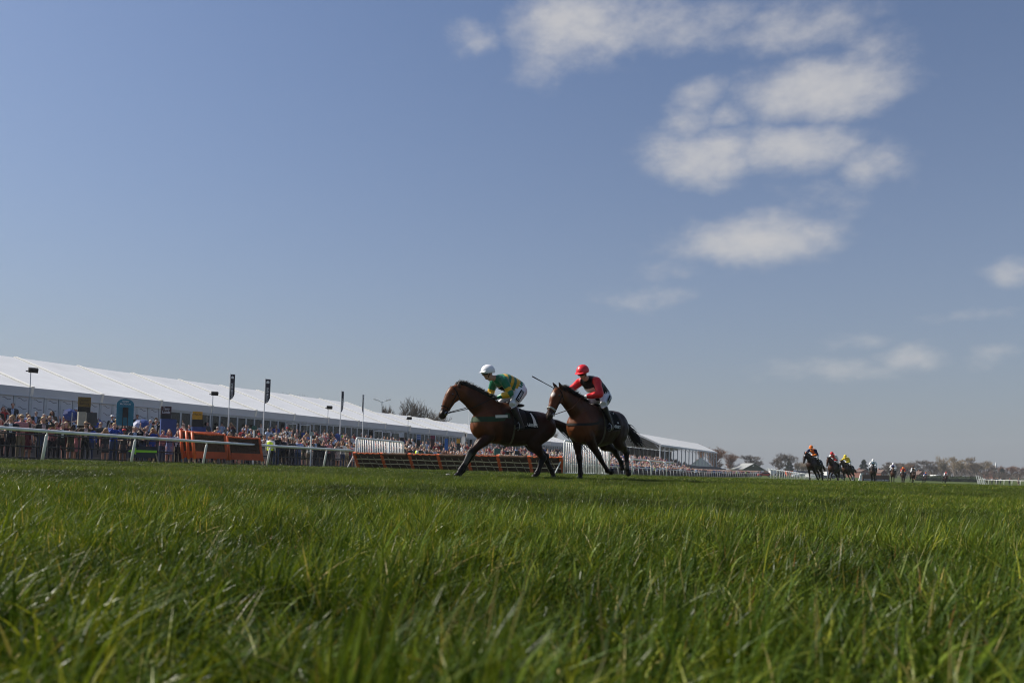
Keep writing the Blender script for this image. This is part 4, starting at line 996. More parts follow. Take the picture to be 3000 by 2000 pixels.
for i in range(NH):
    p = lerp(HA, HB, i/NH); p.z = G(p.x, p.y)
    h = hs[i] if i < 2 else copytree(hs[i % 2])
    h.location = p; h.rotation_euler = (0, 0, ang); tag(h, hl[i], 'hurdle', 'brush hurdles across the track')
    if i in (0, 4):
        mb = MB(); mb.tube([V((0.1+(WH-0.2)*k/12, -0.56+0.03*math.sin(k*1.9), 1.03+0.03*math.sin(k*2.3))) for k in range(13)], 0.035, 6); lpart('orange_tape', mb, ORANGE, h)
mb = MB(); mb.beam(HB+V((0, 0.18, -0.02)), HB+V((0, -0.24, 1.08)), 0.16, 0.13, V((0, 1, 0))); o = ob('padded_post', mb.mesh('padded_post', ORANGE, False, HB), None, HB); o.parent = h; o.matrix_parent_inverse = Matrix(); o.location = (WH, 0, 0)
mbx = MB(); mbx.beam((0, 0.18, -0.02), (0, -0.54, 1.08), 0.19, 0.13, V((0, 1, 0))); o.data = mbx.mesh('padded_post', ORANGE)
# stacked spare hurdles behind the running rail
def spare(label, base, W, dirv, H=1.62):
    base = V(base); t = V(dirv).normalized(); n = V((t.y, -t.x, 0)); root = thing('spare_hurdle', label, 'hurdle', base)
    def T(x, v): return base+t*x+n*(0.32*(1-v))+UP*(0.30+(H-0.30)*v)*1.0
    for x in (0.0, W):
        mb = MB(); mb.tube([T(x, 0.0), T(x, 0.5), T(x, 1.0)], 0.075, 10); part('padded_post', mb, ORANGE, root, True)
        mb = MB(); mb.tube([T(x, 0.05), T(x, -0.3)], 0.045, 8); part('stump', mb, STUMP, root)
    mb = MB(); mb.tube([T(0, 0.97), T(W/2, 0.95), T(W, 0.97)], 0.05, 8); part('top_bar', mb, ORANGE, root, True)
    mb = MB(); mb.add([T(0.08, 0.30), T(W-0.08, 0.30), T(W-0.08, 0.93), T(0.08, 0.93)]+[p-n*0.08 for p in (T(0.08, 0.30), T(W-0.08, 0.30), T(W-0.08, 0.93), T(0.08, 0.93))], [(0,1,2,3),(7,6,5,4),(0,4,5,1),(3,2,6,7),(0,3,7,4),(1,5,6,2)])
    for _ in range(220):
        x = rng.uniform(0.1, W-0.1); v = rng.uniform(0.3, 0.8); mb.tube([T(x, v)+n*0.015, T(x+rng.gauss(0, .04), v+0.2)+n*rng.uniform(0.0, 0.04)], 0.006, 3, False)
    bp = part('brush_panel', mb, BRUSH, root); bp['kind'] = 'stuff'
    mb = MB(); mb.beam(T(0.06, 0.17)+n*0.06, T(W-0.06, 0.17)+n*0.06, 0.04, 0.34); part('kick_board', mb, mat('kick_board', (0.50, 0.075, 0.015), 0.6, 0.15, 3), root)
    return root
sd = V((0.25, 0.97, 0))
s0 = pos(560, 41.4, 0.3); s1 = pos(668, 43.2, 0.3)
for k, (dx, lab) in enumerate(((0, 'front orange framed spare hurdle stacked behind the running rail'), (0.26, 'second orange framed spare hurdle in the stack behind the rail'), (0.6, 'rearmost spare hurdle of the stack behind the rail'))):
    p = pos(560-k*17, 42.0+k*0.55, 0.3); e = pos(655-k*17, 43.4+k*0.55, 0.3); spare(lab, p, (e-p).length, e-p, 1.62+0.06*k)
p = pos(662, 43.6, 0.3); e = pos(757, 45.3, 0.3); spare('orange framed spare hurdle standing beside the steward in yellow', p, (e-p).length, e-p, 1.52)
# ================================================================== crowd barrier
def barrier(label, y0, y1, X):
    root = thing('crowd_barrier', label, 'barrier', (X, y0, G(X, y0))); BM = mat('barrier_black', (0.02, 0.022, 0.02), 0.5, 0.2, 4)
    ys = [y0+2.0*i for i in range(int((y1-y0)/2)+1)]
    for z in (0.14, 0.62, 1.14):
        mb = MB(); mb.tube([V((X, y, G(X, y)+z)) for y in ys], 0.028, 6); part('bar', mb, BM, root)
    me = MB().tube([(0, 0, -0.02), (0, 0, 1.15)], 0.03, 6).mesh('post', BM)
    for y in ys: ob('post', me, root, (0, y-y0, G(X, y)-root.location.z))
barrier('black metal crowd barrier behind the leaning white rail', 20, 62, -33.0)
barrier('black metal crowd barrier continuing beyond the hurdle wing', 64, 190, -33.6)
# ================================================================== spectators
def zat(px, py, d):
    p = pos(px, d); lo, hi = -5.0, 40.0
    for _ in range(40):
        m = (lo+hi)/2
        if project(V((p.x, p.y, m)))[1] > py: lo = m
        else: hi = m
    return lo
TAGS = ['skin', 'top', 'bottom', 'shoe', 'shirt']
def person_fig(pose, woman, voxel=0.02, lean=0.0, jacket=False):
    f = Fig(); w = 0.93 if woman else 1.0
    if woman == 2:      # knee length dress
        f.loft([((0, 0, 1.10), .135, .10), ((0, 0, 0.98), .165, .125), ((0, 0, 0.85), .185, .145), ((0, 0, 0.66), .20, .165), ((0, 0, 0.50), .205, .17)], 'top', n=14)
    else:
        f.loft([((0, 0, 0.82), .13, .11), ((0, 0, 0.92), .168, .125), ((0, 0, 1.02), .155, .12)], 'bottom', n=14)
    for sg in (1, -1):
        lt = 'skin' if woman == 2 else 'bottom'; sx = 0.05*sg if pose == 'stride' else 0
        f.loft([((0, sg*.09, .90), .085, .10), ((0.01, sg*.095, .70), .085, .092), ((.015+sx, sg*.10, .48), .062, .066), ((0+sx*1.5, sg*.105, .28), .056, .058), ((-.01+sx*2, sg*.105, .09), .042, .045)], lt, n=10)
        f.loft([((-.05+sx*2, sg*.105, .05), .035, .04), ((.04+sx*2, sg*.11, .05), .042, .04), ((.15+sx*2, sg*.12, .03), .04, .025)], 'shoe', n=8)
    L = lambda x, z: (x+lean*(z-0.95), 0, z)
    f.loft([(L(0, .94), .165*w, .125), (L(.0, 1.05), .16*w, .12), (L(0.0, 1.17), .168*w, .122), (L(0, 1.30), .19*w, .128), (L(-.005, 1.40), .195*w, .108), (L(-.01, 1.455), .12*w, .075)], 'top', n=16)
    if jacket:
        f.loft([(L(.10, 1.10), .03, .02), (L(.118, 1.22), .05, .025), (L(.115, 1.33), .06, .025), (L(.07, 1.43), .055, .03)], 'shirt', n=8)
    hx = lean*0.55
    f.loft([(L(-.005, 1.44), .06, .06), (L(.0, 1.50), .052, .056), (L(.01, 1.54), .052, .056)], 'skin', n=10)
    f.loft([(L(.035, 1.515), .03, .035), (L(.03, 1.54), .052, .066), (L(.022, 1.59), .066, .086), (L(.012, 1.65), .073, .096), (L(.005, 1.70), .064, .082), (L(0, 1.73), .03, .04)], 'skin', n=14)
    f.loft([(L(.105, 1.625), .011, .012), (L(.132, 1.59), .016, .013), (L(.11, 1.58), .012, .01)], 'skin', n=6)
    sl = 'skin' if (woman == 2 or pose == 'short') else 'top'
    def arm(sg, el, wr, hand):
        sh = V(L(-.005, 1.385)); sh.y = sg*.20*w; el, wr, hand = [V((p[0]+lean*(p[2]-0.95), sg*p[1], p[2])) for p in (el, wr, hand)]
        f.loft([(lerp(V((sh.x, 0, sh.z)), sh, .5), .06, .06), (sh, .062, .064), (lerp(sh, el, .5), .052, .054), (el, .045, .047), (lerp(el, wr, .5), .042, .043), (wr, .03, .032)], ['top', 'top', 'top', sl, sl, sl], ref=(1, .2, 0), n=10)
        f.loft([(lerp(el, wr, .92), .027, .029), (lerp(wr, hand, .5), .038, .026), (hand, .03, .018)], 'skin', ref=(1, .2, 0), n=8)
    DOWN = ((-.02, .27, 1.12), (.06, .27, .88), (.09, .26, .80)); RAIL = ((.05, .30, 1.16), (.30, .16, 1.14), (.38, .10, 1.16)); FACE = ((.20, .30, 1.28), (.17, .13, 1.52), (.16, .09, 1.60))
    BROW = ((.12, .36, 1.42), (.14, .14, 1.64), (.15, .07, 1.68)); PHONE = ((.14, .24, 1.20), (.34, .12, 1.42), (.40, .09, 1.50)); CROSS = ((.06, .27, 1.14), (.21, .02, 1.14), (.22, -.08, 1.17)); UPA = ((.05, .30, 1.60), (.10, .27, 1.84), (.12, .25, 1.94))
    A = {'down': (DOWN, DOWN), 'rail': (RAIL, RAIL), 'face': (FACE, FACE), 'brow': (BROW, DOWN), 'phone': (PHONE, PHONE), 'cross': (CROSS, CROSS), 'up': (UPA, DOWN), 'short': (DOWN, RAIL), 'stride': (DOWN, DOWN)}[pose]
    arm(1, *A[0]); arm(-1, *A[1])
    me = f.skin('person', voxel, 3, 0.5); f.mats(me, TAGS)
    for _ in TAGS: me.materials.append(None)
    return me
def hair_meshes():
    out = {}
    def cap(back, low, sc=1.0):
        mb = MB(); nu, nv = 14, 7
        for j in range(nv+1):
            ph = math.pi*0.62*j/nv
            for i in range(nu):
                t = 2*math.pi*i/nu; fr = max(0.0, math.cos(t)); k = 1-0.55*fr*(j/nv)
                ph2 = ph*k; mb.v.append(V((0.0+0.108*sc*math.sin(ph2)*math.cos(t)-0.004, 0.088*sc*math.sin(ph2)*math.sin(t), 1.655+0.098*sc*math.cos(ph2)-(low*max(0, -math.cos(t))*(j/nv)**2))))
        mb.f = [(j*nu+i, (j+1)*nu+i, (j+1)*nu+(i+1) % nu, j*nu+(i+1) % nu) for j in range(nv) for i in range(nu)]
        return mb
    out['short'] = cap(0, 0.02).mesh('hair', None, True)
    mb = cap(0, 0.05, 1.04)
    mb.tube([(-.05, 0, 1.68), (-.085, 0, 1.58), (-.09, 0, 1.46), (-.085, 0, 1.36)], [.07, .085, .085, .03], 10)
    for sg in (1, -1): mb.tube([(0.0, sg*.075, 1.68), (.0, sg*.092, 1.58), (.01, sg*.095, 1.46), (.02, sg*.08, 1.38)], [.03, .04, .045, .015], 8)
    out['long'] = mb.mesh('hair', None, True)
    def lathe(prof, c=(0.0, 0, 0), n=16, ex=1.18):
        mb = MB()
        for r, z in prof: mb.v += [V((c[0]+r*ex*math.cos(2*math.pi*k/n), r*math.sin(2*math.pi*k/n), z)) for k in range(n)]
        mb.f = [(i*n+k, i*n+(k+1) % n, (i+1)*n+(k+1) % n, (i+1)*n+k) for i in range(len(prof)-1) for k in range(n)]; return mb
    out['brim'] = lathe([(.155, 1.675), (.16, 1.685), (.10, 1.69), (.092, 1.74), (.08, 1.775), (.04, 1.77), (.001, 1.765)]).mesh('hat', None, True)
    mb = lathe([(.094, 1.655), (.098, 1.70), (.08, 1.745), (.04, 1.762), (.001, 1.765)]); mb.add([(.07, -.085, 1.675), (.19, -.05, 1.665), (.19, .05, 1.665), (.07, .085, 1.675)], [(0, 1, 2, 3)]); out['cap'] = mb.mesh('cap', None, True)
    mb = MB()
    for zz in (1.615, 1.645):
        for i in range(9):
            t = -1.2+2.4*i/8; mb.v.append(V((.018+.098*math.cos(t), .082*math.sin(t), zz)))
    mb.f = [(i, i+1, 10+i, 9+i) for i in range(8)]; out['glasses'] = mb.mesh('sunglasses', mat('lens_black', (.01, .01, .012), .15, spec=.6))
    return out
HM = hair_meshes()
SKINS = [mat('skin_%d' % i, c, .55, .1, 9) for i, c in enumerate([(.55, .30, .22), (.60, .36, .27), (.48, .25, .17), (.62, .33, .25), (.36, .18, .11)])]
def cm(n, c, v=.12, s=12, **k): return mat('cloth_'+n, c, .8, v, s, **k)
TOPS = [('navy suit', cm('navy', (.012, .016, .035)), 1), ('black suit', cm('blk', (.010, .010, .011)), 1), ('charcoal suit', cm('char', (.035, .036, .04)), 1), ('dark grey coat', cm('dkgrey', (.05, .05, .052)), 0),
        ('brown tweed jacket', cm('tweed', (.085, .055, .03), .5, 60), 1), ('white shirt', cm('white', (.68, .68, .68)), 0), ('pale blue shirt', cm('pblue', (.36, .45, .62)), 0), ('blue checked shirt', cm('check', (.22, .27, .50), .6, 35), 0),
        ('pink top', cm('pink', (.50, .20, .21)), 0), ('burgundy dress', cm('burg', (.10, .012, .025)), 0), ('olive jacket', cm('olive', (.06, .055, .03)), 0), ('patterned floral dress', cm('floral', (.35, .30, .28), .9, 28), 0),
        ('grey cardigan', cm('grey', (.22, .22, .23)), 0), ('royal blue top', cm('royal', (.02, .06, .32)), 0), ('cream jacket', cm('cream', (.55, .48, .36)), 0), ('red jacket', cm('red', (.42, .02, .025)), 0)]
BOTS = [cm('trnavy', (.012, .013, .022)), cm('trblk', (.009, .009, .010)), cm('trgrey', (.06, .06, .065)), cm('jean', (.04, .06, .12)), cm('tan', (.20, .15, .09))]
SHOE = cm('shoe', (.015, .012, .010)); SHIRTS = [cm('swhite', (.72, .72, .72)), cm('sblue', (.40, .50, .68)), cm('spink', (.60, .40, .40))]
HAIRC = [('dark haired', mat('hair_dark', (.02, .013, .009), .6, .3, 40)), ('brown haired', mat('hair_brown', (.07, .035, .017), .6, .3, 40)), ('blonde', mat('hair_blonde', (.38, .25, .10), .6, .3, 40)), ('grey haired', mat('hair_grey', (.36, .35, .33), .6, .2, 40)), ('ginger', mat('hair_ginger', (.22, .08, .025), .6, .3, 40))]
HATC = [('straw hat', mat('straw', (.50, .38, .20), .8, .2, 60), 'brim'), ('brown felt hat', mat('felt', (.10, .05, .025), .9), 'brim'), ('white hat', mat('hatw', (.70, .70, .70), .7), 'brim'), ('red cap', mat('capr', (.45, .015, .02), .7), 'cap'), ('dark cap', mat('capd', (.02, .02, .025), .8), 'cap'), ('black hat', mat('hatk', (.012, .012, .014), .8), 'brim')]
POSES = [('down', 0, 1), ('down', 0, 0), ('rail', 0, 1), ('rail', 0, 0), ('face', 0, 0), ('brow', 0, 1), ('cross', 0, 0), ('phone', 1, 0), ('down', 2, 0), ('rail', 2, 0), ('face', 2, 0), ('brow', 1, 0), ('down', 1, 1), ('up', 0, 0), ('phone', 0, 0)]
PT = {'down': 'arms at the sides', 'rail': 'forearms on the rail', 'face': 'both hands raised to the face', 'brow': 'one hand shading the eyes', 'cross': 'arms folded', 'phone': 'holding a phone up', 'up': 'one arm up', 'stride': 'walking', 'short': 'short sleeves'}
PMESH = [person_fig(p, w, .021, lean=.16 if p == 'rail' else .04, jacket=bool(j)) for p, w, j in POSES]
LAND = []       # (point, phrase) filled by the signs, used to tell spectators apart
def dress(o, mats_):
    for i, m in enumerate(mats_):
        o.material_slots[i].link = 'OBJECT'; o.material_slots[i].material = m
# ------------------------------------------------------------------ boards, parasols, flags among the crowd
def facing(p): return math.atan2(-p.y, -p.x)     # towards the lens
def board(name, label, cat, px, X, w_px, top, bot, m, pole=True, lines=(), tm=None, arch=False, panel=None, land=None, thick=.05):
    y = onX(px, X, 2.0); d = DEP(X, y); base = V((X, y, TZ(X, y))); z1, z0 = zat(px, top, d), zat(px, bot, d); w = w_px*d/FPX
    root = thing(name, label, cat, base, facing(base)+rad(4)); z1 -= base.z; z0 -= base.z
    mb = MB()
    if arch:
        poly = [(0, -w/2, z0), (0, w/2, z0)]+[(0, w/2*math.cos(t), z1-.30+.30*math.sin(t)) for t in [math.pi*k/14 for k in range(15)]]; mb.prism(poly, (-thick, 0, 0))
    else: mb.box((-thick/2, 0, (z0+z1)/2), (thick, w, z1-z0))
    lpart('board', mb, m, root)
    if panel: lpart('lower_panel', MB().box((-.06, 0, (z0+panel[0])/2), (.04, w*panel[1], z0-panel[0]-.004)), panel[2], root)
    if pole:
        for sg in (1, -1): lpart('leg', MB().tube([(-.08, sg*w*.42, 0), (-.08, sg*w*.42, z0+.1)], .022, 6), BOOT, root)
    for i, (t, zz, sz, wf) in enumerate(lines):
        mt = MB(); letter(mt, t, sz, (0.012, 0, z0+(z1-z0)*zz), (0, 1, 0), (0, 0, 1), .004, w*wf); lpart('lettering', mt, tm or LETW, root)
    if land: LAND.append((base, land))
    return root
GOLD, TEAL, MAROON, YEL, BLUEP, BLK2 = mat('gold_board', (.16, .10, .016), .6), mat('teal_board', (.010, .17, .25), .5), mat('maroon_board', (.045, .008, .012), .5), mat('yellow_board', (.62, .30, .01), .5), mat('blue_vinyl', (.028, .055, .20), .5, .15, 4, .3), mat('black_board', (.010, .010, .011), .6)
DK = mat('lettering_dark', (.03, .02, .01), .6); PINKT = mat('lettering_pink', (.55, .30, .34), .6)
board('bookmaker_board', 'gold bookmaker board with two dark lines of lettering above a black panel', 'sign', 245, -37.6, 34, 1163, 1191, GOLD, lines=(('Gaither', .68, .2, .8), ('Barney', .33, .2, .75)), tm=DK, panel=(.9, .98, BLK2), land='the gold bookmaker board')
board('bookmaker_board', 'teal arch topped bookmaker board with pale lettering', 'sign', 365, -37.6, 46, 1168, 1246, TEAL, lines=(('HENRY', .90, .13, .42), ('McCARRON', .80, .13, .62)), arch=True, land='the teal arched board')
y = onX(365, -37.55, 2.0)
board('price_screen', 'black price screen fixed in front of the teal board', 'screen', 366, -37.45, 15, 1193, 1222, BLK2, pole=True)
board('bookmaker_board', 'dark maroon bookmaker board with white name lettering', 'sign', 485, -38.0, 28, 1190, 1214, MAROON, lines=(('Terry', .70, .24, .62), ('Lomas', .30, .24, .75)), panel=(.8, .98, BLK2), land='the maroon name board')
board('bookmaker_board', 'bright yellow bookmaker board above a black screen', 'sign', 577, -38.6, 27, 1205, 1228, YEL, lines=(('PASCAL', .62, .2, .85),), tm=DK, panel=(.7, .98, BLK2), land='the bright yellow board')
board('bookmaker_board', 'small pale grey board standing beyond the hurdle wing', 'sign', 1177, -39, 12, 1266, 1281, mat('grey_board', (.45, .5, .52), .5), panel=(1.0, .95, BLK2))
board('bookmaker_board', 'blue board with two pale bars beyond the hurdle wing', 'sign', 1226, -38, 11, 1273, 1288, mat('blue_board', (.02, .09, .30), .5), lines=(('====', .7, .2, .8), ('====', .3, .2, .8)), panel=(.8, .95, BLK2), land='the blue board')
board('bookmaker_board', 'crimson board above a dark red panel in the far crowd', 'sign', 1267, -38, 13, 1275, 1285, mat('crimson_board', (.16, .015, .05), .5), panel=(.7, .95, MAROON), land='the crimson board')
board('bookmaker_board', 'tall narrow bright blue board with white edges', 'sign', 1307, -36.5, 9, 1284, 1319, mat('azure_board', (.015, .13, .42), .45), land='the tall blue board')
board('bookmaker_board', 'small amber board in front of the low marquee', 'sign', 1342, -40, 10, 1285, 1298, YEL, panel=(.9, .95, BLK2))
board('betting_stall', 'squat dark red betting stall box beyond the hurdles', 'stall', 1278, -35.5, 17, 1307, 1338, mat('red_box', (.22, .012, .02), .5), pole=False, thick=.5)
board('betting_stall', 'plain green box cabinet glimpsed under the leading horse', 'stall', 1457, -36.5, 17, 1313, 1342, mat('green_box', (.015, .12, .09), .5), pole=False, thick=.5)
board('price_screen', 'black electronic price board under the leading horse', 'screen', 1487, -36, 14, 1321, 1341, BLK2)
board('price_screen', 'second black price board beside the green cabinet', 'screen', 1515, -36.5, 15, 1320, 1340, BLK2)
board('betting_stall', 'grey covered stall beside the gold bookmaker board', 'stall', 268, -36.9, 28, 1208, 1246, mat('grey_cover', (.07, .075, .075), .8, .2, 3, .3), pole=False, thick=.6)
board('betting_stall', 'crumpled beige covered stall below the gold board', 'stall', 240, -36.7, 20, 1206, 1246, mat('beige_cover', (.40, .38, .29), .8, .2, 3, .5), pole=False, thick=.6)
board('betting_stall', 'upright stall wrapped in royal blue sheeting', 'stall', 494, -36.6, 42, 1227, 1275, BLUEP, pole=False, thick=.9, land='the blue wrapped stall')
board('betting_stall', 'low pile under crumpled blue sheeting behind the spare hurdles', 'stall', 583, -36.2, 38, 1250, 1272, BLUEP, pole=False, thick=.7)
board('direction_board', 'low navy board with a lime arrow pointing along the rail', 'sign', 424, -32.2, 78, 1307, 1341, mat('navy_board', (.012, .016, .035), .5), pole=False)
y = onX(424, -32.2, .4); base = V((-32.2, y, TZ(-32.2, y))); d = DEP(-32.2, y)
r = [o for o in bpy.data.objects if o.name.startswith('direction_board')][0]; LIME = mat('lime_arrow', (.28, .62, .02), .5); zc = zat(400, 1321, d)-base.z; s_ = d/FPX
mb = MB(); k = s_
mb.prism([(.02, (-42)*k, zc), (.02, (-20)*k, zc-10*k), (.02, (-20)*k, zc-3.4*k), (.02, 36*k, zc-3.4*k), (.02, 36*k, zc+3.4*k), (.02, (-20)*k, zc+3.4*k), (.02, (-20)*k, zc+10*k)], (.01, 0, 0)); lpart('arrow', mb, LIME, r)
for sg in (-1, 1):
    for q in (-1, 1): lpart('trestle_leg', MB().beam((-.03+q*.02, sg*34*k, .45), (-.03+q*.3, sg*34*k+q*.1, 0), .06, .05), STUMP, r)
def disc_sign(label, px, X, py, r_px, m):
    y = onX(px, X, 2); d = DEP(X, y); base = V((X, y, TZ(X, y))); z = zat(px, py, d)-base.z; rr = r_px*d/FPX; root = thing('disc_sign', label, 'sign', base, facing(base)+rad(12))
    mb = MB(); mb.prism([(.02, rr*math.cos(t), z+rr*math.sin(t)) for t in [2*math.pi*q/20 for q in range(20)]], (.03, 0, 0)); lpart('disc', mb, m, root)
    lpart('post', MB().tube([(0, 0, 0), (0, 0, z)], .05, 8), WHITE, root)
disc_sign('round green disc on a white post above the spare hurdles', 744, -32.5, 1253, 7, mat('disc_green', (.02, .10, .08), .4))
disc_sign('round pale disc on a white post beside the seventh rail post', 912, -32.6, 1270, 6, mat('disc_grey', (.40, .44, .42), .4))
def parasol(label, px, X, py, r_px, tilt, az=0.0):
    y = onX(px, X, 2.0); d = DEP(X, y); base = V((X, y, TZ(X, y))); z = zat(px, py, d)-base.z; R_ = r_px*d/FPX; root = thing('parasol', label, 'parasol', base, facing(base)); n = 8
    Rm = Euler((0, tilt, az)).to_matrix(); mb = MB(); top = V((0, 0, z)); mb.v = [top+Rm @ V((0, 0, .28*R_))]
    for rr, zz in ((.5, .18), (1.0, -.12)): mb.v += [top+Rm @ V((R_*rr*math.cos(2*math.pi*k/n), R_*rr*math.sin(2*math.pi*k/n), zz*R_)) for k in range(n)]
    mb.f = [(0, 1+k, 1+(k+1) % n) for k in range(n)]+[(1+k, 9+k, 9+(k+1) % n, 1+(k+1) % n) for k in range(n)]
    lpart('canopy', mb, BLUEP, root); lpart('pole', MB().tube([(0, 0, 0), top+Rm @ V((0, 0, .2))], .025, 6), ALU, root)
    LAND.append((base, 'a blue parasol'))
parasol('blue parasol tipped on edge beside the gold bookmaker board', 207, -37.8, 1214, 22, rad(62), .3)
parasol('blue parasol leaning over by the teal arched board', 412, -37.8, 1238, 23, rad(38), -.3)
parasol('folded over blue parasol held up before the marquee doors', 992, -39.0, 1280, 13, rad(70), .8)
def flag(label, px, X, top, bot, w_px, m, lines, edge=0.0, crest=True, hoist=1):
    y = onX(px, X, 3); d = DEP(X, y); base = V((X, y, TZ(X, y))); z1, z0 = zat(px, top, d)-base.z, zat(px, bot, d)-base.z; w = w_px*d/FPX
    root = thing('banner_flag', label, 'flag', base, facing(base)+edge)
    lpart('pole', MB().tube([(0, 0, 0), (0, 0, z1+.03)], [.045, .03], 8), WHITE, root)
    mb = MB(); n = 14
    def Pt(u, v): return V((.05*math.sin(v*5)*u, .04*hoist+hoist*w*u*(1-.0*v), z1-(z1-z0)*v*(1-.10*(u if v > .85 else 0))))
    for i in range(n+1):
        v = i/n; wd = 1-.45*max(0, (v-.82)/.18)**2
        for j in range(5): mb.v.append(Pt(j/4*wd, v))
    mb.f = [(i*5+j, i*5+j+1, (i+1)*5+j+1, (i+1)*5+j) for i in range(n) for j in range(4)]; fl = lpart('banner', mb, m, root, True)
    H = z1-z0
    for t, zz, ln in lines:
        mt = MB(); letter(mt, t, w*.62, (.03+.02, .04*hoist+hoist*w*.45, z0+H*zz), (0, 0, 1), (0, -1, 0), .006, ln*H); lpart('banner_lettering', mt, LETW, fl)
        for v in mt.v: pass
    if crest:
        mb = MB(); c = V((.04, .04*hoist+hoist*w*.45, z1-.12*H)); s = w*.30
        mb.prism([c+V((0, -s, -s)), c+V((0, s, -s)), c+V((0, s, s*.4)), c+V((0, 0, s*1.1)), c+V((0, -s, s*.4))], (.008, 0, 0)); lpart('banner_emblem', mb, LETW, fl)
NAVY = mat('banner_navy', (.012, .013, .03), .7, .2, 5)
flag('first navy banner flag with white lettering on a tall white pole', 669, -43.2, 1096, 1171, 12.5, NAVY, (('DOOM BAR', .36, .60),), rad(-6))
flag('second navy banner flag with white lettering nearer the marquee doors', 772, -43.2, 1110, 1182, 14, NAVY, (('DOOM BAR', .36, .60),), rad(8))
flag('black banner flag seen edge on with white lettering', 996, -43.2, 1146, 1207, 6, NAVY, (("CRABBIE'S", .36, .60),), rad(10), False)
flag('black and white twisted banner flag beside the lower marquee', 1062, -43.2, 1156, 1213, -5, NAVY, (("CRABBIE'S", .45, .5),), rad(10), True, 1)
def floodlight(label, px, top):
    X = -45.55; y = onX(px, X, 3.2); d = DEP(X, y); base = V((X, y, FLOOR)); z = zat(px, top, d)-base.z; root = thing('floodlight', label, 'floodlight', base, facing(base))
    lpart('pole', MB().tube([(0, 0, 0), (0, 0, z)], .028, 6), ALU, root); R = Euler((0, rad(25), rad(12))).to_matrix()
    h = lpart('lamp_head', MB().box((.05, .12, z+.12), (.20, .50, .26), R), BLK2, root); lpart('lamp_bracket', MB().box((-.02, -.16, z+.05), (.12, .2, .06)), BLK2, h)
for px, top, lb in ((86, 1090, 'black floodlight on a thin pole at the marquee\'s wavy panelled end'), (621, 1157, 'black floodlight on a thin pole between the yellow board and first banner'), (959, 1197, 'black floodlight on a pole beside the edge on banner'), (1194, 1228, 'black floodlight on a pole where the two marquees join')): floodlight(lb, px, top)
# white handrails on the steps
for px, X, L, wh in ((700, -41.5, 4, 'beside the first navy banner pole'), (775, -40, 3, 'below the second navy banner'), (1045, -41.5, 5, 'below the twisted banner'), (1100, -40, 3.5, 'just behind the hurdle wing'), (1170, -40.5, 4, 'by the small pale grey board')):
    y = onX(px, X, 1.5); z = TZ(X, y); root = thing('handrail', 'white tubular handrail on the terrace steps '+wh, 'handrail', (X, y, z), 0, 'white handrails on the terrace')
    mb = MB(); mb.tube([(0, 0, 0), (0, 0, 1.0), (0, .1, 1.05), (0, L-.1, 1.05), (0, L, 1.0), (0, L, 0)], .03, 6); lpart('top_rail', mb, WHITE, root); lpart('middle_rail', MB().tube([(0, 0, .55), (0, L, .55)], .024, 6), WHITE, root)
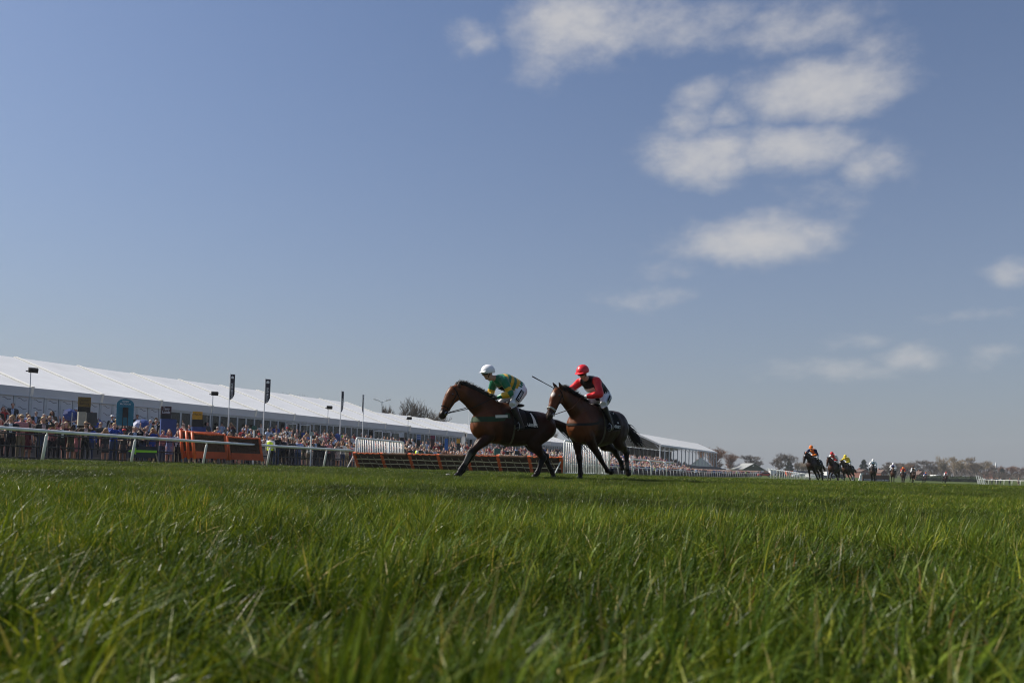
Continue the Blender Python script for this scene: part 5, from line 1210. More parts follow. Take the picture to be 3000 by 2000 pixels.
# ------------------------------------------------------------------ people
def crowd():
    R = random.Random(21); spots = []
    y = 21.0
    while y < 132:
        X = -33.45 if y < 63 else -34.0
        R.random() < .9 and spots.append((X+R.uniform(-.12, .08), y, 0)); y += R.uniform(.44, .68)
    y = 21.3
    while y < 132:
        spots.append(((-34.05 if y < 63 else -34.6)+R.uniform(-.15, .15), y, 1)); y += R.uniform(.5, .95)
    for k in range(NSTEP):
        y = 22+R.random()
        while y < 196:
            X = STEP_X0-STEP_W*(k+.5)+R.uniform(-.4, .4); dens = .62 if k < 4 else .5
            if y > 66: dens *= 1.15
            if R.random() < dens: spots.append((X, y, 2+k))
            y += R.uniform(.5, .85)
    # nobody stands inside the boards and stalls
    solid = [V(o.location) for o in bpy.data.objects if o.parent is None and o.name.split('.')[0] in ('betting_stall', 'bookmaker_board', 'parasol', 'banner_flag', 'price_screen')]
    spots = [s for s in spots if all((V((s[0], s[1], 0))-V((q.x, q.y, 0))).length > (.62 if s[2] > 1 else .35) for q in solid)]
    spots.sort(key=lambda s: DEP(s[0], s[1])+(0 if s[2] < 1 else 3 if s[2] > 2 else 8))
    def place(s): return V((s[0], s[1], TZ(s[0], s[1])))
    ind, rest = spots[:300], spots[300:]
    front_hats = 0
    for s in ind:
        p = place(s); row = s[2]
        k = R.choice([2, 3, 9, 2, 3, 4, 5, 6, 7, 8, 10]) if row == 0 else R.choice(range(len(POSES)))
        pose, wom, jk = POSES[k]
        if pose == 'rail' and row != 0: k = 0 if not wom else 8; pose, wom, jk = POSES[k]
        tp = R.choice(TOPS[:4]+[TOPS[10]]) if (row == 0 and R.random() < .5) else R.choice([t for t in TOPS if t[2]] if jk else [t for t in TOPS if (not t[2]) and ((wom == 2) == ('dress' in t[0]) or R.random() < .25)])
        nm = tp[0] if not (wom == 2 and 'dress' not in tp[0]) else tp[0].split()[0]+' dress'
        o = ob('person', PMESH[k], None, p, facing(V((p.x, p.y-12, 0)))+R.uniform(-.5, .35)); sc = (1.04 if not wom else .96)*R.uniform(.93, 1.08); o.scale = (sc, sc, sc)
        dress(o, [R.choice(SKINS), tp[1], R.choice(BOTS), SHOE, R.choice(SHIRTS)])
        q = R.random(); hd = None
        if q < .17:
            hn, hm_, ht = R.choice(HATC); c = ob('hat' if ht == 'brim' else 'cap', HM[ht], o); hd = hn
        else:
            hn, hm_ = R.choice(HAIRC[:4] if not wom else [HAIRC[0], HAIRC[1], HAIRC[2], HAIRC[2], HAIRC[4]]); c = ob('hair', HM['long' if wom else 'short'], o)
        ln = .16 if pose == 'rail' else .04
        c.location = (ln*.70, 0, 0); c.rotation_euler = (0, 0, 0)
        if not c.data.materials: c.data.materials.append(None)
        c.material_slots[0].link = 'OBJECT'; c.material_slots[0].material = hm_
        gl = R.random() < .28
        if gl: g = ob('sunglasses', HM['glasses'], o, (ln*.68, 0, 0))
        near = sorted(LAND, key=lambda l: (l[0]-p).length)
        wh = 'at the barrier' if row == 0 else 'just behind the barrier row' if row == 1 else 'on the terrace'
        if near and (near[0][0]-p).length < 5: wh += ' near '+near[0][1]
        elif 52 < p.y < 75: wh += ' close to the hurdle wing'
        elif p.y > 75: wh += ' beyond the hurdles'
        lab = ('%s person in %s' % (hn, nm) if not hd else 'person in %s and %s' % (nm, hd))+(' and sunglasses' if gl and not hd else '')+', '+PT[pose]+', '+wh
        if len(lab.split()) > 16: lab = lab.replace(', '+PT[pose], '')
        if len(lab.split()) > 16: lab = lab.split(' near ')[0]
        if len(lab.split()) > 16: lab = lab.replace(' and sunglasses', '').split(' near ')[0]
        lab = ' '.join(lab.split()[:16]) if len(lab.split()) > 16 else lab
        tag(o, lab, 'person', 'racegoers watching from the enclosure')
    return rest, R
REST, CR = crowd()
def low_person(mb, cols, p, rz, R, sc=1.0, seated=False):
    """small far figure: about 120 faces"""
    tone = R.choice([(.55, .30, .22), (.60, .36, .27), (.48, .25, .17)]); top = R.choice([(.012, .014, .03), (.012, .012, .012), (.04, .04, .045), (.66, .66, .66), (.66, .66, .66), (.36, .45, .62), (.5, .2, .2), (.22, .22, .23), (.03, .06, .25), (.1, .06, .035), (.55, .48, .36), (.4, .03, .03)])
    bot = R.choice([(.012, .012, .02), (.01, .01, .01), (.06, .06, .065)]); hair = R.choice([(.02, .013, .01), (.07, .035, .017), (.3, .2, .09), (.3, .29, .28), (.5, .5, .5)])
    M = Matrix.Translation(p) @ Matrix.Rotation(rz, 4, 'Z') @ Matrix.Scale(sc, 4)
    def lo(secs, c, n=6):
        o = len(mb.v)
        for (x, y, z), a, b in secs: mb.v += [M @ V((x+b*math.cos(2*math.pi*k/n), y+a*math.sin(2*math.pi*k/n), z)) for k in range(n)]; cols.extend([c]*n)
        mb.f += [(o+i*n+k, o+i*n+(k+1) % n, o+(i+1)*n+(k+1) % n, o+(i+1)*n+k) for i in range(len(secs)-1) for k in range(n)]; mb.f.append(tuple(o+(len(secs)-1)*n+k for k in range(n)))
    for sg in (1, -1): lo([((0, sg*.1, 0), .05, .07), ((0, sg*.1, .45), .06, .07), ((0, sg*.09, .88), .085, .1)], bot, 5)
    lo([((0, 0, .85), .16, .12), ((0, 0, 1.1), .16, .12), ((0, 0, 1.32), .2, .13), ((0, 0, 1.43), .17, .1), ((0, 0, 1.48), .07, .06)], top, 8)
    for sg in (1, -1):
        up = R.random() < .25; lo([((0, sg*.2, 1.42), .05, .06), ((.08 if up else 0, sg*.27, 1.15), .045, .05), ((.2 if up else .08, sg*(.1 if up else .26), 1.5 if up else .9), .035, .04)], top if R.random() < .7 else tone, 5)
    lo([((0.01, 0, 1.46), .05, .055), ((.02, 0, 1.53), .06, .075), ((.015, 0, 1.62), .075, .095), ((.0, 0, 1.69), .06, .08)], tone, 7)
    lo([((-.03, 0, 1.58), .075, .075), ((-.015, 0, 1.67), .083, .095), ((-.01, 0, 1.73), .05, .06), ((-.01, 0, 1.75), .01, .01)], hair, 7)
def crowd_stuff():
    R = CR; mb = MB(); cols = []
    for s in REST:
        p = V((s[0], s[1], TZ(s[0], s[1]))); low_person(mb, cols, p, facing(V((p.x, p.y-20, 0)))+R.uniform(-.5, .5), R, R.uniform(.95, 1.06))
    y = 132
    while y < 300:                      # along the far rail
        for X in (-34.2, -35.0, -35.9):
            if R.random() < .8: p = V((X+R.uniform(-.2, .2), y+R.uniform(-.2, .2), 0)); p.z = G(p.x, p.y); low_person(mb, cols, p, facing(p)+R.uniform(-.6, .6), R, R.uniform(.95, 1.06))
        y += R.uniform(.5, .8)
    for k in range(7):                  # in the grandstand
        y = 201
        while y < 262:
            if R.random() < (.75 if y < 232 else .45):
                g = G(-46, 239); p = V((-47.5-k*1.2+R.uniform(-.3, .3), y, g+.7+k*.38)); low_person(mb, cols, p, facing(p)+R.uniform(-.5, .5), R, 1.0)
            y += R.uniform(.5, .9)
    me = mb.mesh('crowd', mat('crowd_cloth', (1, 1, 1), .8, .1, 6, vcol='Col'))
    ca = me.color_attributes.new('Col', 'FLOAT_COLOR', 'POINT'); ca.data.foreach_set('color', np.array([(*c, 1) for c in cols], np.float32).ravel())
    o = ob('crowd', me); o['kind'] = 'stuff'; tag(o, 'dense far crowd of racegoers on the terraces and along the far rail', 'crowd')
crowd_stuff()
# stewards in high visibility waistcoats
HV = mat('hi_vis_yellow', (.62, .80, .03), .6, .08, 6); STRIPE = mat('reflective_grey', (.5, .5, .48), .4)
sm = {k: person_fig(*v) for k, v in dict(a=('stride', 0), b=('down', 0), c=('short', 0)).items()}
def steward(label, px, d=None, X=None, rz=0.0, k='b', sl=None):
    if X is not None: y = onX(px, X, 1.0); p = V((X, y, TZ(X, y)))
    else: p = pos(px, d, 1.0)
    o = ob('person', sm[k], None, p, facing(p)+rz); dress(o, [SKINS[0], SHIRTS[0] if sl is None else sl, BOTS[1], SHOE, SHIRTS[0]])
    f = Fig(); f.loft([((0, 0, .90), .18, .145), ((0.004, 0, 1.05), .178, .142), ((0.008, 0, 1.17), .186, .143), ((.014, 0, 1.30), .206, .148), ((.014, 0, 1.40), .19, .125), ((.012, 0, 1.44), .13, .095)], 0, n=16)
    v = ob('vest', f.mb.mesh('vest', HV, True), o)
    f = Fig(); f.loft([((0.003, 0, 1.02), .184, .149), ((0.003, 0, 1.07), .184, .149)], 0, n=16); ob('reflective_band', f.mb.mesh('reflective_band', STRIPE), v)
    c = ob('cap', HM['cap'], o, (.03, 0, 0)); c.material_slots[0].link = 'OBJECT'; c.material_slots[0].material = HATC[4][1]
    tag(o, label, 'person', 'stewards in yellow waistcoats')
steward('steward in yellow high visibility waistcoat and dark cap between rail and spare hurdles', 792, 47.0, None, rad(150), 'a')
steward('steward in yellow waistcoat beyond the first hurdles by the red box', 1222, 63.0, None, rad(-90), 'a')
steward('steward in yellow waistcoat seen beneath the belly of the leading horse', 1494, 71, None, rad(160), 'b')
steward('steward in yellow waistcoat on the terrace at the marquee doors', 722, None, -44.6, rad(20), 'b')
steward('steward in yellow waistcoat with raised place at the second marquee doors', 1003, None, -44.4, rad(20), 'b')
steward('steward in yellow waistcoat standing high in the crowd between the two horses', 1621, None, -43.0, 0, 'b')
steward('steward in yellow waistcoat at the far rail behind the chasing horse tail', 1818, 118, None, rad(90), 'a')
steward('steward in yellow waistcoat under the grandstand corner post at the rail', 1917, 145, None, rad(60), 'a')
steward('steward in yellow waistcoat at the rail before the middle of the grandstand', 2042, 190, None, rad(60), 'a')
steward('steward in yellow waistcoat at the rail before the far pitched marquee', 2158, 225, None, rad(60), 'a')
steward('steward in yellow waistcoat at the rail by the green shed', 2185, 235, None, rad(60), 'a')
# ================================================================== the field behind: six more runners
silks = {k: silk(k, c) for k, c in dict(orange=(.72, .16, .01), navy=(.012, .015, .05), crimson=(.50, .015, .02), yellow=(.70, .56, .03), sky=(.20, .42, .62), royal=(.03, .06, .36), white2=(.74, .74, .74), black2=(.015, .015, .016)).items()}
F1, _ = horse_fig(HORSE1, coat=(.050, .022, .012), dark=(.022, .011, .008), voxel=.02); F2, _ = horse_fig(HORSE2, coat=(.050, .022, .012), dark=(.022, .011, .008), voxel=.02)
TT, AA = ('a', 'a', 'b', 'a', 'b', 'a', 'a'), ['b', 'b', 'b', 'b', 'b', 'b', 'c', 'c', 'c', 'c', 'boot']
jbm = None
def runner(px, d, alpha, pose, coat, cname, hlabel, jlabel, a, b, c, cap, seed):
    global jbm
    P, F, J = (HORSE1, F1, J1) if pose == 1 else (HORSE2, F2, J2)
    p = pos(px, d, 1.0); p.z = G(p.x, p.y)-.01; rz = heading(alpha)
    h, _, bit = make_horse(P, hlabel, p, rz, coat, seed, 'second', .02, body=F, detail=False, cname=cname, group='runners galloping behind the two leaders')
    reins(h, bit, J, LEATH)
    mmx = {'skin': SKIN, 'breeches': BREECH, 'boot': BOOT, 'a': silks[a], 'b': silks[b], 'c': silks[c]}
    jj, body = make_jockey(J, jlabel, p, rz, TT, AA, silks[cap], mmx, group='jockeys on the following runners', body=JB.get(pose), voxel=.018, detail=False)
    JB[pose] = body
JB = {}
runner(2386, 55, 47, 2, (.55, .6, .7), 'coat_black_brown', 'near black horse heading the pursuing group with orange jockey', 'jockey in orange and navy silks and orange cap on the near black horse', 'orange', 'navy', 'orange', 'orange', 31)
runner(2445, 63, 50, 1, (1.0, .9, .9), 'coat_dark_bay', 'dark bay horse with white striped face and crimson jockey', 'jockey in crimson silks with white sash and red cap', 'crimson', 'white2', 'crimson', 'crimson', 32)
runner(2484, 73, 44, 2, (.9, .9, .9), 'coat_dark_bay2', 'dark bay horse ridden by the yellow jockey', 'jockey in yellow silks with black spots and yellow cap', 'yellow', 'yellow', 'yellow', 'yellow', 33)
runner(2558, 85, 64, 2, (.5, .55, .6), 'coat_black', 'black horse galloping alone behind the yellow jockey', 'jockey in pale blue and white checked silks and white cap', 'sky', 'white2', 'white2', 'white2', 34)
runner(2616, 100, 66, 2, (1.1, .9, .8), 'coat_bay_far', 'bay horse with bare upright head before the brush fence', 'jockey in royal blue silks crouched low behind the bay head', 'royal', 'white2', 'white2', 'white2', 35)
runner(2646, 118, 62, 1, (.8, .8, .8), 'coat_brown_far', 'brown horse under the orange hooped jockey', 'jockey in orange silks with crimson sleeves', 'orange', 'crimson', 'orange', 'orange', 36)
runner(2674, 117, 76, 2, (.5, .55, .6), 'coat_black', 'black horse coming head on under the black and white jockey', 'jockey in black and white quartered silks and black cap', 'black2', 'white2', 'white2', 'black2', 37)
runner(2709, 185, 82, 2, (.6, .6, .6), 'coat_black_brown', 'small distant dark horse before the green hedge with blue jockey', 'jockey in royal blue silks with orange cap', 'royal', 'royal', 'white2', 'orange', 38)
runner(2769, 165, 80, 2, (.6, .6, .6), 'coat_black_brown', 'distant dark horse bringing up the rear under a red capped jockey', 'jockey in maroon silks with white sleeves and red cap', 'crimson', 'white2', 'white2', 'crimson', 39)
# ================================================================== trees
def bare_tree(R, h, spread, nl=5, tw=1, up=.35, upright=False):
    tr, cr = MB(), MB(); seg = []
    def grow(p, d, L, r, lev):
        n = 3; pts = [p]; q = p; dd = d.copy()
        for i in range(n):
            dd = (dd+V((R.gauss(0, .12), R.gauss(0, .12), R.gauss(0, .05)+up*.12))).normalized(); q = q+dd*(L/n); pts.append(q)
        rs = [r*(1-.5*i/n) for i in range(n+1)]
        (tr if lev < 3 else cr).tube(pts, rs, 5 if lev < 2 else 3, lev < 2)
        if lev >= nl: return
        k = R.randint(3, 4) if lev < 3 else R.randint(3, 5)
        for j in range(k):
            t = R.uniform(.25, 1.0); i = min(int(t*n), n-1); b = lerp(pts[i], pts[i+1], t*n-i)
            az = R.random()*6.283; sp = spread*R.uniform(.6, 1.2)
            nd = (dd+V((math.cos(az)*sp, math.sin(az)*sp, R.uniform(-.1, .35)))).normalized()
            grow(b, nd, L*R.uniform(.6, .85), max(r*.5, .014), lev+1)
    grow(V((0, 0, -.3)), V((0, 0, 1)), h*(.24 if not upright else .42), h*.022, 0)
    return tr, cr
def tree_meshes(seed, h, spread, nl, m_t, m_c, up=.35, upright=False, tw=.05):
    R = random.Random(seed); t, c = bare_tree(R, h, spread, nl, up=up, upright=upright)
    zm = max(v.z for v in c.v+t.v); s = h/zm
    for mb in (t, c):
        for v in mb.v: v *= s
    return t.mesh('trunk', m_t), c.mesh('crown', m_c)
BARK, TWIG = mat('bark_grey', (.12, .10, .085), .9, .3, 4), mat('twig_brown', (.11, .085, .065), .9, .3, 2)
TWIGR, TWIGO = mat('twig_russet', (.19, .10, .055), .9, .3, 2), mat('twig_pale', (.23, .18, .12), .9, .3, 2)
TREES = {'bare': tree_meshes(1, 10, .75, 6, BARK, TWIG), 'bare2': tree_meshes(2, 10, .65, 6, BARK, TWIG), 'russet': tree_meshes(3, 10, .6, 6, BARK, TWIGR), 'pale': tree_meshes(4, 10, .7, 6, BARK, TWIGO), 'poplar': tree_meshes(5, 10, .28, 6, BARK, TWIGO, .9, True)}
def fir_mesh(seed):
    R = random.Random(seed); t = MB(); t.tube([(0, 0, -.3), (0, 0, 4), (0, 0, 9)], [.22, .15, .03], 6); c = MB()
    for _ in range(5200):
        z = 1.0+8.8*R.random()**1.1; r = (2.7*(1-((z-1)/9.2)**1.6)+.2)*math.sqrt(R.random())*(.8+.3*math.sin(z*3+R.random())); a = R.random()*6.283
        p = V((r*math.cos(a), r*math.sin(a), z+R.gauss(0, .2))); d = V((math.cos(a), math.sin(a), R.uniform(-.5, .4))).normalized()*.42; s = V((R.gauss(0, 1), R.gauss(0, 1), R.gauss(0, 1))).normalized()*.16
        c.add([p-s, p+s, p+d], [(0, 1, 2)])
    return t.mesh('trunk', BARK), c.mesh('crown', mat('fir_green', (.022, .040, .018), .8, .4, 1.5))
TREES['fir'] = fir_mesh(6)
def tree(kind, label, px, d, top, wpx=None, base=None, group=None, rz=None):
    p = pos(px, d); z1 = zat(px, top, d); p.z = (G(p.x, p.y) if base is None else base); h = z1-p.z; s = h/10.0
    t, c = TREES[kind]; bw = 6.5 if kind in ('bare', 'bare2', 'pale', 'russet') else 2.2 if kind == 'poplar' else 5.4
    w = s if not wpx else (wpx*d/FPX)/bw
    o = ob({'fir': 'evergreen_tree', 'poplar': 'poplar_tree'}.get(kind, 'bare_tree'), None, None, p, random.random()*6.28 if rz is None else rz); o.scale = (w, w, s)
    ob('trunk', t, o); ob('crown', c, o); tag(o, label, 'tree', group)
tree('bare', 'leafless spreading tree behind the lower marquee beside the lamp post', 1182, 160, 1158, 110)
tree('bare2', 'small leafless tree behind the lower marquee roof', 1268, 165, 1203, 70)
tree('bare2', 'leafless tree just topping the lower marquee beside the lamp post', 1125, 150, 1180, 50)
tree('bare', 'leafless tree tips showing above the large marquee ridge', 885, 130, 1150, 60)
tree('bare2', 'leafless tree twigs showing above the large marquee between the banners', 832, 128, 1146, 50)
tree('bare', 'dark leafless tree glimpsed between the two leading horses', 1612, 190, 1256, 70)
tree('russet', 'russet leafless tree behind the grandstand roof end', 2062, 330, 1296, 40)
tree('russet', 'broad russet brown tree behind the far pitched marquee', 2105, 320, 1304, 95)
tree('russet', 'russet tree at the back of the far pitched marquee', 2150, 330, 1322, 70)
tree('bare2', 'grey leafless tree behind the green shed', 2202, 380, 1330, 55)
tree('bare', 'tall grey leafless tree behind the goose neck rail', 2283, 360, 1323, 70)
tree('fir', 'dark evergreen beside the tall grey leafless tree', 2312, 370, 1350, 34)
for i, (px, top) in enumerate(((2333, 1347), (2345, 1350), (2357, 1346), (2372, 1352))): tree('poplar', 'thin upright bare tree in the row behind the parked cars', px, 390+5*i, top, 16, group='thin bare trees behind the parked cars')
tree('fir', 'blunt dark evergreen standing above the far houses', 2530, 380, 1346, 34)
BELT = ['behind the white gabled brick house', 'above the bare headed bay runner', 'behind the orange hooped jockey', 'behind the black and white jockey', 'above the pointed brick gable', 'at the foot of the golden poplar', 'between the golden poplar and a pale rounded tree', 'between the two pale rounded trees', 'below the pale tree by the spire', 'just before the white spire', 'next to the white spire', 'beside the spire', 'first of the russet wood past the spire', 'in the middle of the russet wood', 'at the end of the russet wood', 'between the orange and crimson jockeys', 'above the yellow jockey\'s horse', 'right behind the near black horse']
for i, (px, top, w, k) in enumerate(((2595, 1356, 50, 'bare'), (2625, 1351, 60, 'bare2'), (2655, 1352, 55, 'russet'), (2680, 1350, 50, 'bare'), (2720, 1345, 58, 'bare2'), (2744, 1362, 40, 'bare'), (2775, 1358, 50, 'bare2'), (2820, 1356, 55, 'bare'), (2838, 1362, 45, 'bare2'), (2888, 1355, 50, 'bare'), (2905, 1368, 30, 'bare2'), (2935, 1372, 30, 'fir'), (2960, 1362, 55, 'russet'), (2985, 1361, 60, 'russet'), (3015, 1364, 60, 'russet'), (2420, 1368, 40, 'bare'), (2455, 1370, 40, 'bare2'), (2405, 1364, 30, 'bare'))):
    tree(k, {'bare': 'grey brown leafless tree ', 'bare2': 'dense leafless tree ', 'russet': 'reddish brown leafless tree ', 'fir': 'small dark evergreen '}[k]+BELT[i], px, 420+7*i, top, w, group='far belt of trees')
tree('poplar', 'narrow pale golden poplar rising above the far trees', 2753, 400, 1329, 20)
tree('pale', 'pale rounded bare tree to one side of the golden poplar', 2797, 410, 1334, 50)
tree('pale', 'pale rounded bare tree standing nearer the white spire', 2862, 415, 1336, 55)
def thicket():
    R = random.Random(9); mb = MB()
    for _ in range(42000):
        px = R.uniform(2150, 3150); d = R.uniform(430, 540); cx = (px-1500)/FPX*d; p = cw(cx, d); p.z = -2.2
        hm = (2.2 if px < 2560 else 4.6)+2.0*mnoise.noise(V((px*.02, 0, 0)))+1.6*mnoise.noise(V((px*.07, 3, 0))); z = R.random()**.7*max(1.0, hm)
        a = p+UP*z; t = V((R.gauss(0, 1), R.gauss(0, 1), R.uniform(.2, 1.5))).normalized()*R.uniform(.5, 1.3); s = V((R.gauss(0, 1), R.gauss(0, 1), 0)).normalized()*.09
        mb.add([a-s, a+s, a+t], [(0, 1, 2)])
    o = ob('thicket', mb.mesh('thicket', mat('thicket_brown', (.085, .062, .045), .95, .4, .3))); o['kind'] = 'stuff'; tag(o, 'brown scrub and hedgerow mass below the far trees', 'thicket')
thicket()
# green spruce dressed fence
def hedge(label, px0, px1, d, h, th, m, n=9000):
    a, b = pos(px0, d), pos(px1, d); R = random.Random(4); mb = MB(); t = (b-a); L = t.length; t.normalize(); nr = V((-t.y, t.x, 0)); nx = 40; rows = [(0, 0), (.15, .7), (.5, 1.0), (.85, .7), (1, 0)]
    for i in range(nx+1):
        for u, v in rows: p = a+t*(L*i/nx)+nr*((u-.5)*th); p.z = G(p.x, p.y)+h*.85*v*(1+.15*mnoise.noise(V((i*.6, u*3, 0)))); mb.v.append(p-a)
    mb.f = [(i*5+j, i*5+j+1, (i+1)*5+j+1, (i+1)*5+j) for i in range(nx) for j in range(4)]
    root = thing('hedge', label, 'hedge', a); lpart('core', mb, m, root); mb = MB()
    for _ in range(n):
        s = R.random()*L; u = R.random(); v = 1-abs(u-.5)*1.4; p = a+t*s+nr*((u-.5)*th); p.z = G(p.x, p.y); p = p-a+UP*(h*v*R.uniform(.3, 1.0)); q = V((R.gauss(0, 1), R.gauss(0, 1), R.gauss(.5, 1))).normalized()*.4; w = V((R.gauss(0, 1), R.gauss(0, 1), R.gauss(0, 1))).normalized()*.12
        mb.add([p-w, p+w, p+q], [(0, 1, 2)])
    o = lpart('foliage', mb, m, root); o['kind'] = 'stuff'
hedge('long low green spruce dressed fence across the far track', 2686, 2864, 285, 1.9, 2.5, mat('spruce', (.035, .050, .018), .9, .5, 1.0))
# birch fence with sponsor board
def birch_fence():
    d = 222; a, b = pos(2528, d), pos(2606, d); root = thing('birch_fence', 'brown birch fence with a dark lettered board along its foot', 'fence', a); t = (b-a); L = t.length; t.normalize(); n = V((t.y, -t.x, 0)); R = random.Random(8)
    zz = lambda p: V((p.x, p.y, G(p.x, p.y)))
    mb = MB(); mb.prism([zz(a)-n*.0, zz(b)-n*.0, zz(b)-n*.0+UP*1.25, zz(a)-n*.0+UP*1.25], -n*.7)
    for _ in range(1500): p = zz(a+t*R.random()*L)+n*R.uniform(-.6, .03)+UP*R.uniform(.9, 1.3); mb.tube([p, p+V((R.gauss(0, .05), R.gauss(0, .05), .3))], .02, 3, False)
    part('birch', mb, BRUSH, root)['kind'] = 'stuff'
    mb = MB(); mb.prism([zz(a)+n*.02, zz(b)+n*.02, zz(b)+n*.02+UP*.55, zz(a)+n*.02+UP*.55], n*.06); bd = part('foot_board', mb, NAVY, root)
    mt = MB(); letter(mt, 'DOOM BAR - DOOM BAR', .5, zz(lerp(a, b, .5))+n*.10+UP*.27, t, (0, 0, 1), .01, L*.92); part('board_lettering', mt, LETW, root)
    for p, lb in ((a-t*.5, 'tall white tapered wing beside the birch fence'), (pos(2500, d), 'short square white marker post beyond the birch fence')):
        p = zz(V((p.x, p.y, 0))); o = thing('fence_wing', lb, 'wing', p); mb = MB()
        if 'tall' in lb: mb.prism([p-t*.55, p+t*.3, p+t*.3+UP*1.9, p-t*.1+UP*1.9], -n*.3)
        else: mb.prism([p-t*.35, p+t*.35, p+t*.35+UP*1.1, p-t*.35+UP*1.1], -n*.3)
        part('panel', mb, WHITE, o); part('foot', MB().box(p+UP*.06-n*.15, (.5, .5, .1)), WHITE, o)
birch_fence()
p0 = pos(2862, 215)
for i in range(4):
    p = pos(2866+i*6.5, 222-5*i); o = thing('fence_wing', 'tall leaning white post of the far fence wing by the green hedge', 'wing', p, 0, 'leaning white wing posts'); mb = MB(); mb.beam((0, 0, -.05), (-.55, 0, 2.3-.22*i), .22, .16); lpart('post', mb, WHITE, o); lpart('brace', MB().beam((.5, 0, 0), (-.25, 0, 1.0), .1, .1), WHITE, o)
# ================================================================== far marquee, shed, houses, spire, vehicles
def gable_tent(label, px0, px1, d, zr, ze, L, rzd, name='marquee', cat='marquee', wm=FAB, rm=FAB):
    p = pos((px0+px1)/2, d); W_ = (px1-px0)*d/FPX; root = thing(name, label, cat, p, TH+rad(rzd)); g = p.z; zr -= g; ze -= g
    for sg in (1, -1): lpart('roof_panel', MB().prism([(sg*(W_/2+.3), 0, ze-.1), (0, 0, zr), (0, 0, zr+.08), (sg*(W_/2+.3), 0, ze)], (0, L, 0)), rm, root)
    for yy in (.15, L-.15): lpart('gable_wall', MB().prism([(-W_/2, yy, 0), (W_/2, yy, 0), (W_/2, yy, ze-.1), (0, yy, zr-.05), (-W_/2, yy, ze-.1)], (0, .05, 0)), wm, root)
    for sg in (1, -1): lpart('side_wall', MB().box((sg*(W_/2-.06), L/2, ze/2-.05), (.06, L-.4, ze-.1)), wm, root)
    return root, W_, ze, zr
gable_tent('far pitched white marquee beyond the grandstand end', 2018, 2086, 300, 3.9, .55, 40, -14)
r, W_, ze, zr = gable_tent('olive green shed with pale roof edge before the grey tree', 2178, 2240, 318, 2.5, .3, 14, 6, 'shed', 'shed', mat('shed_green', (.07, .085, .05), .7), mat('shed_roof', (.30, .31, .30), .6))
lpart('wall_lamp', MB().ball((-W_*.05, -.05, zr-.9), .22), WHITE, r); lpart('doorway', MB().box((W_*.42, .1, ze*.45), (.9, .12, ze*.8)), WHITE, r)
BRICKM = mat('brick_red', (.17, .07, .05), .85, .25, 3); TILE = mat('roof_tile', (.12, .075, .06), .85, .25, 2); PANE = mat('window_dark', (.03, .035, .04), .2)
def house(label, px, d, w, top, eave, L=8, rzd=0):
    p = pos(px, d); zr, ze = zat(px, top, d), zat(px, eave, d); r, W_, e, z = gable_tent(label, px-w/2, px+w/2, d, zr, ze, L, rzd, 'house', 'house', BRICKM, TILE)
    for sg in (-1, 1):
        f = lpart('window', MB().box((sg*W_*.22, .12, e*.72), (W_*.2, .1, e*.28)), WHITE, r); lpart('pane', MB().box((sg*W_*.22, .05, e*.72), (W_*.16, .06, e*.22)), PANE, f)
    lpart('chimney', MB().box((W_*.2, L*.5, z), (.8, .8, 1.4)), BRICKM, r)
house('red brick house with a white framed gable behind the birch fence', 2590, 370, 18, 1376, 1385, 9, 10)
house('long low brick house before the dark blunt evergreen', 2535, 370, 34, 1375, 1382, 9, 20)
house('pointed red brick gable house beside the brush jump', 2702, 360, 15, 1380, 1389, 9, -5)
house('small red roofed house at the foot of the spire', 2912, 480, 10, 1380, 1386, 8, 10)
p = pos(2917, 520); root = thing('church_spire', 'slim white church spire above the far trees', 'spire', p); z1 = zat(2917, 1352, 520)-p.z
lpart('tower', MB().box((0, 0, z1*.28), (2.2, 2.2, z1*.56)), mat('spire_stone', (.62, .63, .64), .7), root); mb = MB(); mb.tube([(0, 0, z1*.55), (0, 0, z1*.75), (0, 0, z1)], [1.5, .7, .05], 8); lpart('spire', mb, MATS['spire_stone'], root)
lpart('belfry_opening', MB().box((0, -1.12, z1*.45), (.7, .05, 1.2)), PANE, root)
TYRE = mat('tyre', (.015, .015, .016), .8)
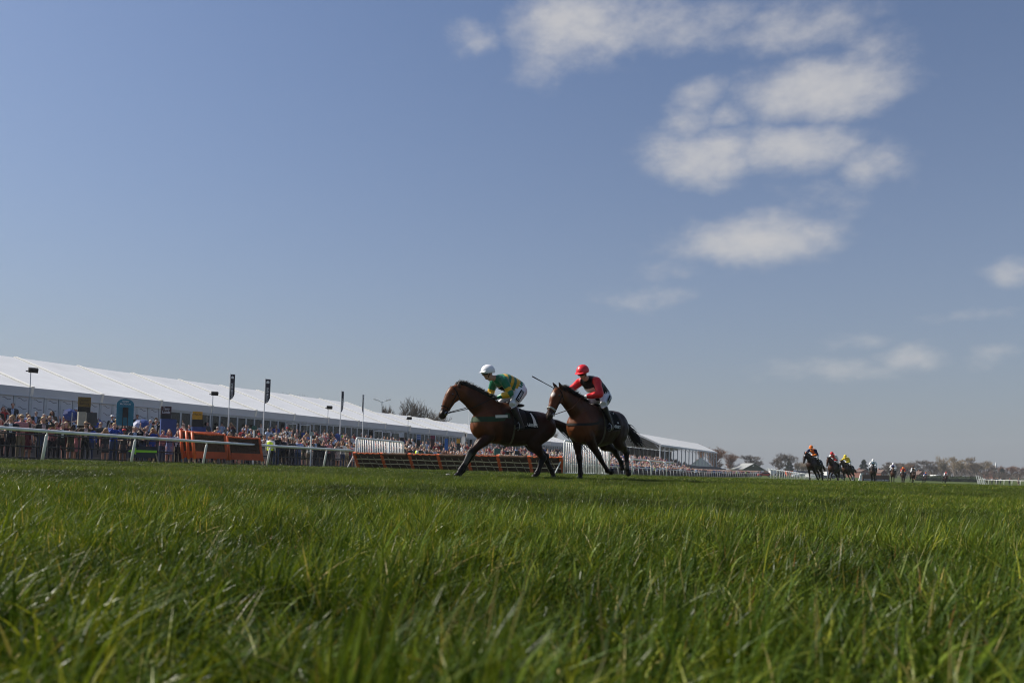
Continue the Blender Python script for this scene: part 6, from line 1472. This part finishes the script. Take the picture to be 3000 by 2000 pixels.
def car_mesh(van):
    prof = [(-2.1, .35), (-2.1, .85), (-1.9, .98), (-1.2, 1.0), (-.75, 1.42), (.95, 1.44), (1.75, 1.02), (2.05, .9), (2.1, .35)] if not van else [(-2.6, .4), (-2.6, 1.0), (-2.2, 1.25), (-1.7, 2.05), (2.5, 2.15), (2.6, .4)]
    prof = [(-x, z) for x, z in prof]; w = .86 if not van else .98
    body = MB().prism([(x, -w, z) for x, z in prof], (0, 2*w, 0)).mesh('body')
    win = MB()
    if not van:
        for sg in (-1, 1): win.prism([(1.0, sg*(w+.004), 1.02), (.66, sg*(w+.004), 1.36), (-.85, sg*(w+.004), 1.37), (-1.45, sg*(w+.004), 1.04)], (0, sg*.01, 0))
    else:
        for sg in (-1, 1): win.prism([(2.0, sg*(w+.004), 1.3), (1.65, sg*(w+.004), 1.85), (.7, sg*(w+.004), 1.87), (.7, sg*(w+.004), 1.3)], (0, sg*.01, 0))
    ws = MB().prism([(.78, -w+.1, 1.40), (.78, w-.1, 1.40), (1.22, w-.06, 1.03), (1.22, -w+.06, 1.03)], (.015, 0, .015)) if not van else MB().prism([(1.74, -w+.1, 2.0), (1.74, w-.1, 2.0), (2.18, w-.06, 1.3), (2.18, -w+.06, 1.3)], (.02, 0, .02))
    wh = MB(); wh.tube([(0, -.1, 0), (0, .1, 0)], .32, 14); rim = MB(); rim.tube([(0, -.11, 0), (0, .11, 0)], .18, 10)
    lamp = MB().box((0, 0, 0), (.05, .3, .14)).mesh('headlight', mat('lamp_glass', (.6, .6, .6), .1))
    return body, win.mesh('side_window', PANE), ws.mesh('windscreen', PANE), wh.mesh('wheel', TYRE), rim.mesh('rim', ALU), lamp, w, van
CARS = {0: car_mesh(0), 1: car_mesh(1)}
def vehicle(label, px, d, colr, cn, van=0, rz=0.0):
    body, win, ws, wh, rim, lamp, w, v = CARS[van]; p = pos(px, d); o = thing('parked_van' if van else 'parked_car', label, 'van' if van else 'car', p, rz, 'vehicles parked behind the goose neck rail')
    b = ob('body', body, o)
    if not body.materials: body.materials.append(None)
    b.material_slots[0].link = 'OBJECT'; b.material_slots[0].material = mat('paint_'+cn, colr, .25, .04, 2, spec=.6)
    ob('side_window', win, o); ob('windscreen', ws, o); k = 1.35 if not van else 1.6; fx = 2.1 if not van else 2.6
    for sx in (-k, k):
        for sy in (-w+.05, w-.05): q = ob('wheel', wh, o, (sx, sy, .32)); ob('rim', rim, q)
    for sy in (-.55, .55): ob('headlight', lamp, o, (fx, sy, .68))
cars = [('red hatchback parked behind the first goose neck posts', 2240, 262, (.42, .02, .02), 'red', 0), ('white van parked beside the red hatchback', 2262, 268, (.7, .7, .7), 'white', 1), ('black car parked next to the white van', 2286, 262, (.015, .015, .018), 'black', 0), ('orange striped red van in the parked row', 2308, 268, (.55, .09, .02), 'orange', 1),
        ('silver car parked between the orange and dark vans', 2330, 262, (.45, .46, .48), 'silver', 0), ('dark blue van in the parked row', 2352, 268, (.02, .03, .08), 'dkblue', 1), ('white car parked near the pale box trailer', 2374, 262, (.7, .7, .7), 'white', 0), ('grey car half hidden by the near black horse', 2400, 262, (.14, .14, .15), 'grey', 0),
        ('white van showing between the pursuing horses', 2425, 268, (.7, .7, .7), 'white', 1), ('black car beyond the yellow jockey\'s horse', 2455, 262, (.015, .015, .018), 'black', 0), ('white minibus parked by the brick houses', 2742, 320, (.7, .7, .7), 'white', 1)]
for i, (lb, px, d, c, cn, v) in enumerate(cars): vehicle(lb, px, d, c, cn, v, TH+rad(random.Random(i).choice([-90, 90, 0, 170])+random.Random(i).uniform(-8, 8)))
# second front: people at the far right rail
for i, (px, d) in enumerate(((2884, 216), (2891, 214), (2899, 214), (2906, 212), (2917, 211), (2923, 212), (2931, 210), (2957, 205), (2984, 200))):
    p = pos(px, d+4); k = i % len(PMESH); o = ob('person', PMESH[k], None, p, facing(p)+.6); tp = TOPS[(i*5) % 4 if i % 3 else 5]; dress(o, [SKINS[i % 4], tp[1], BOTS[i % 3], SHOE, SHIRTS[0]]); c = ob('hair', HM['short'], o, (.03, 0, 0)); c.material_slots[0].link = 'OBJECT'; c.material_slots[0].material = HAIRC[i % 3][1]
    tag(o, 'person in %s watching over the far white rail' % tp[0], 'person', 'onlookers at the far rail')
# double headed street lamp behind the marquees
p = pos(1113, 135); z1 = zat(1113, 1172, 135)-p.z; root = thing('street_lamp', 'grey street lamp with two arms and white heads behind the lower marquee', 'street lamp', p, TH)
lpart('pole', MB().tube([(0, 0, 0), (0, 0, z1-.2)], [.10, .07], 8), ALU, root)
for sg in (-1, 1):
    a = lpart('arm', MB().tube([(0, 0, z1-.35), (sg*.5, 0, z1-.1), (sg*.8, 0, z1)], .045, 6), ALU, root); lpart('lamp_head', MB().box((sg*1.0, 0, z1+.06), (.75, .32, .2), Euler((0, -sg*.3, 0)).to_matrix()), WHITE, a)
# air
def haze():
    mb = MB(); mb.box((0, 250, 20), (2400, 1900, 48)); o = ob('haze', mb.mesh('haze')); o['kind'] = 'stuff'
    m = bpy.data.materials.new('haze'); m.use_nodes = True; N = m.node_tree.nodes; N.remove(N['Principled BSDF']); v = N.new('ShaderNodeVolumePrincipled'); v.inputs['Density'].default_value = 0.00025; v.inputs['Color'].default_value = (0.86, 0.9, 0.95, 1); v.inputs['Anisotropy'].default_value = 0.3
    m.node_tree.links.new(v.outputs[0], N['Material Output'].inputs['Volume']); o.data.materials.append(m)
haze()
p = pos(1369, 112); root = thing('flag_pole', 'bare thin white flag pole rising under the leading horse neck', 'pole', V((p.x, p.y, FLOOR))); z1 = zat(1369, 1205, 112)-FLOOR
lpart('pole', MB().tube([(0, 0, -1.9), (0, 0, z1)], [.05, .03], 6), WHITE, root); lpart('finial', MB().ball((0, 0, z1+.04), .06), WHITE, root)
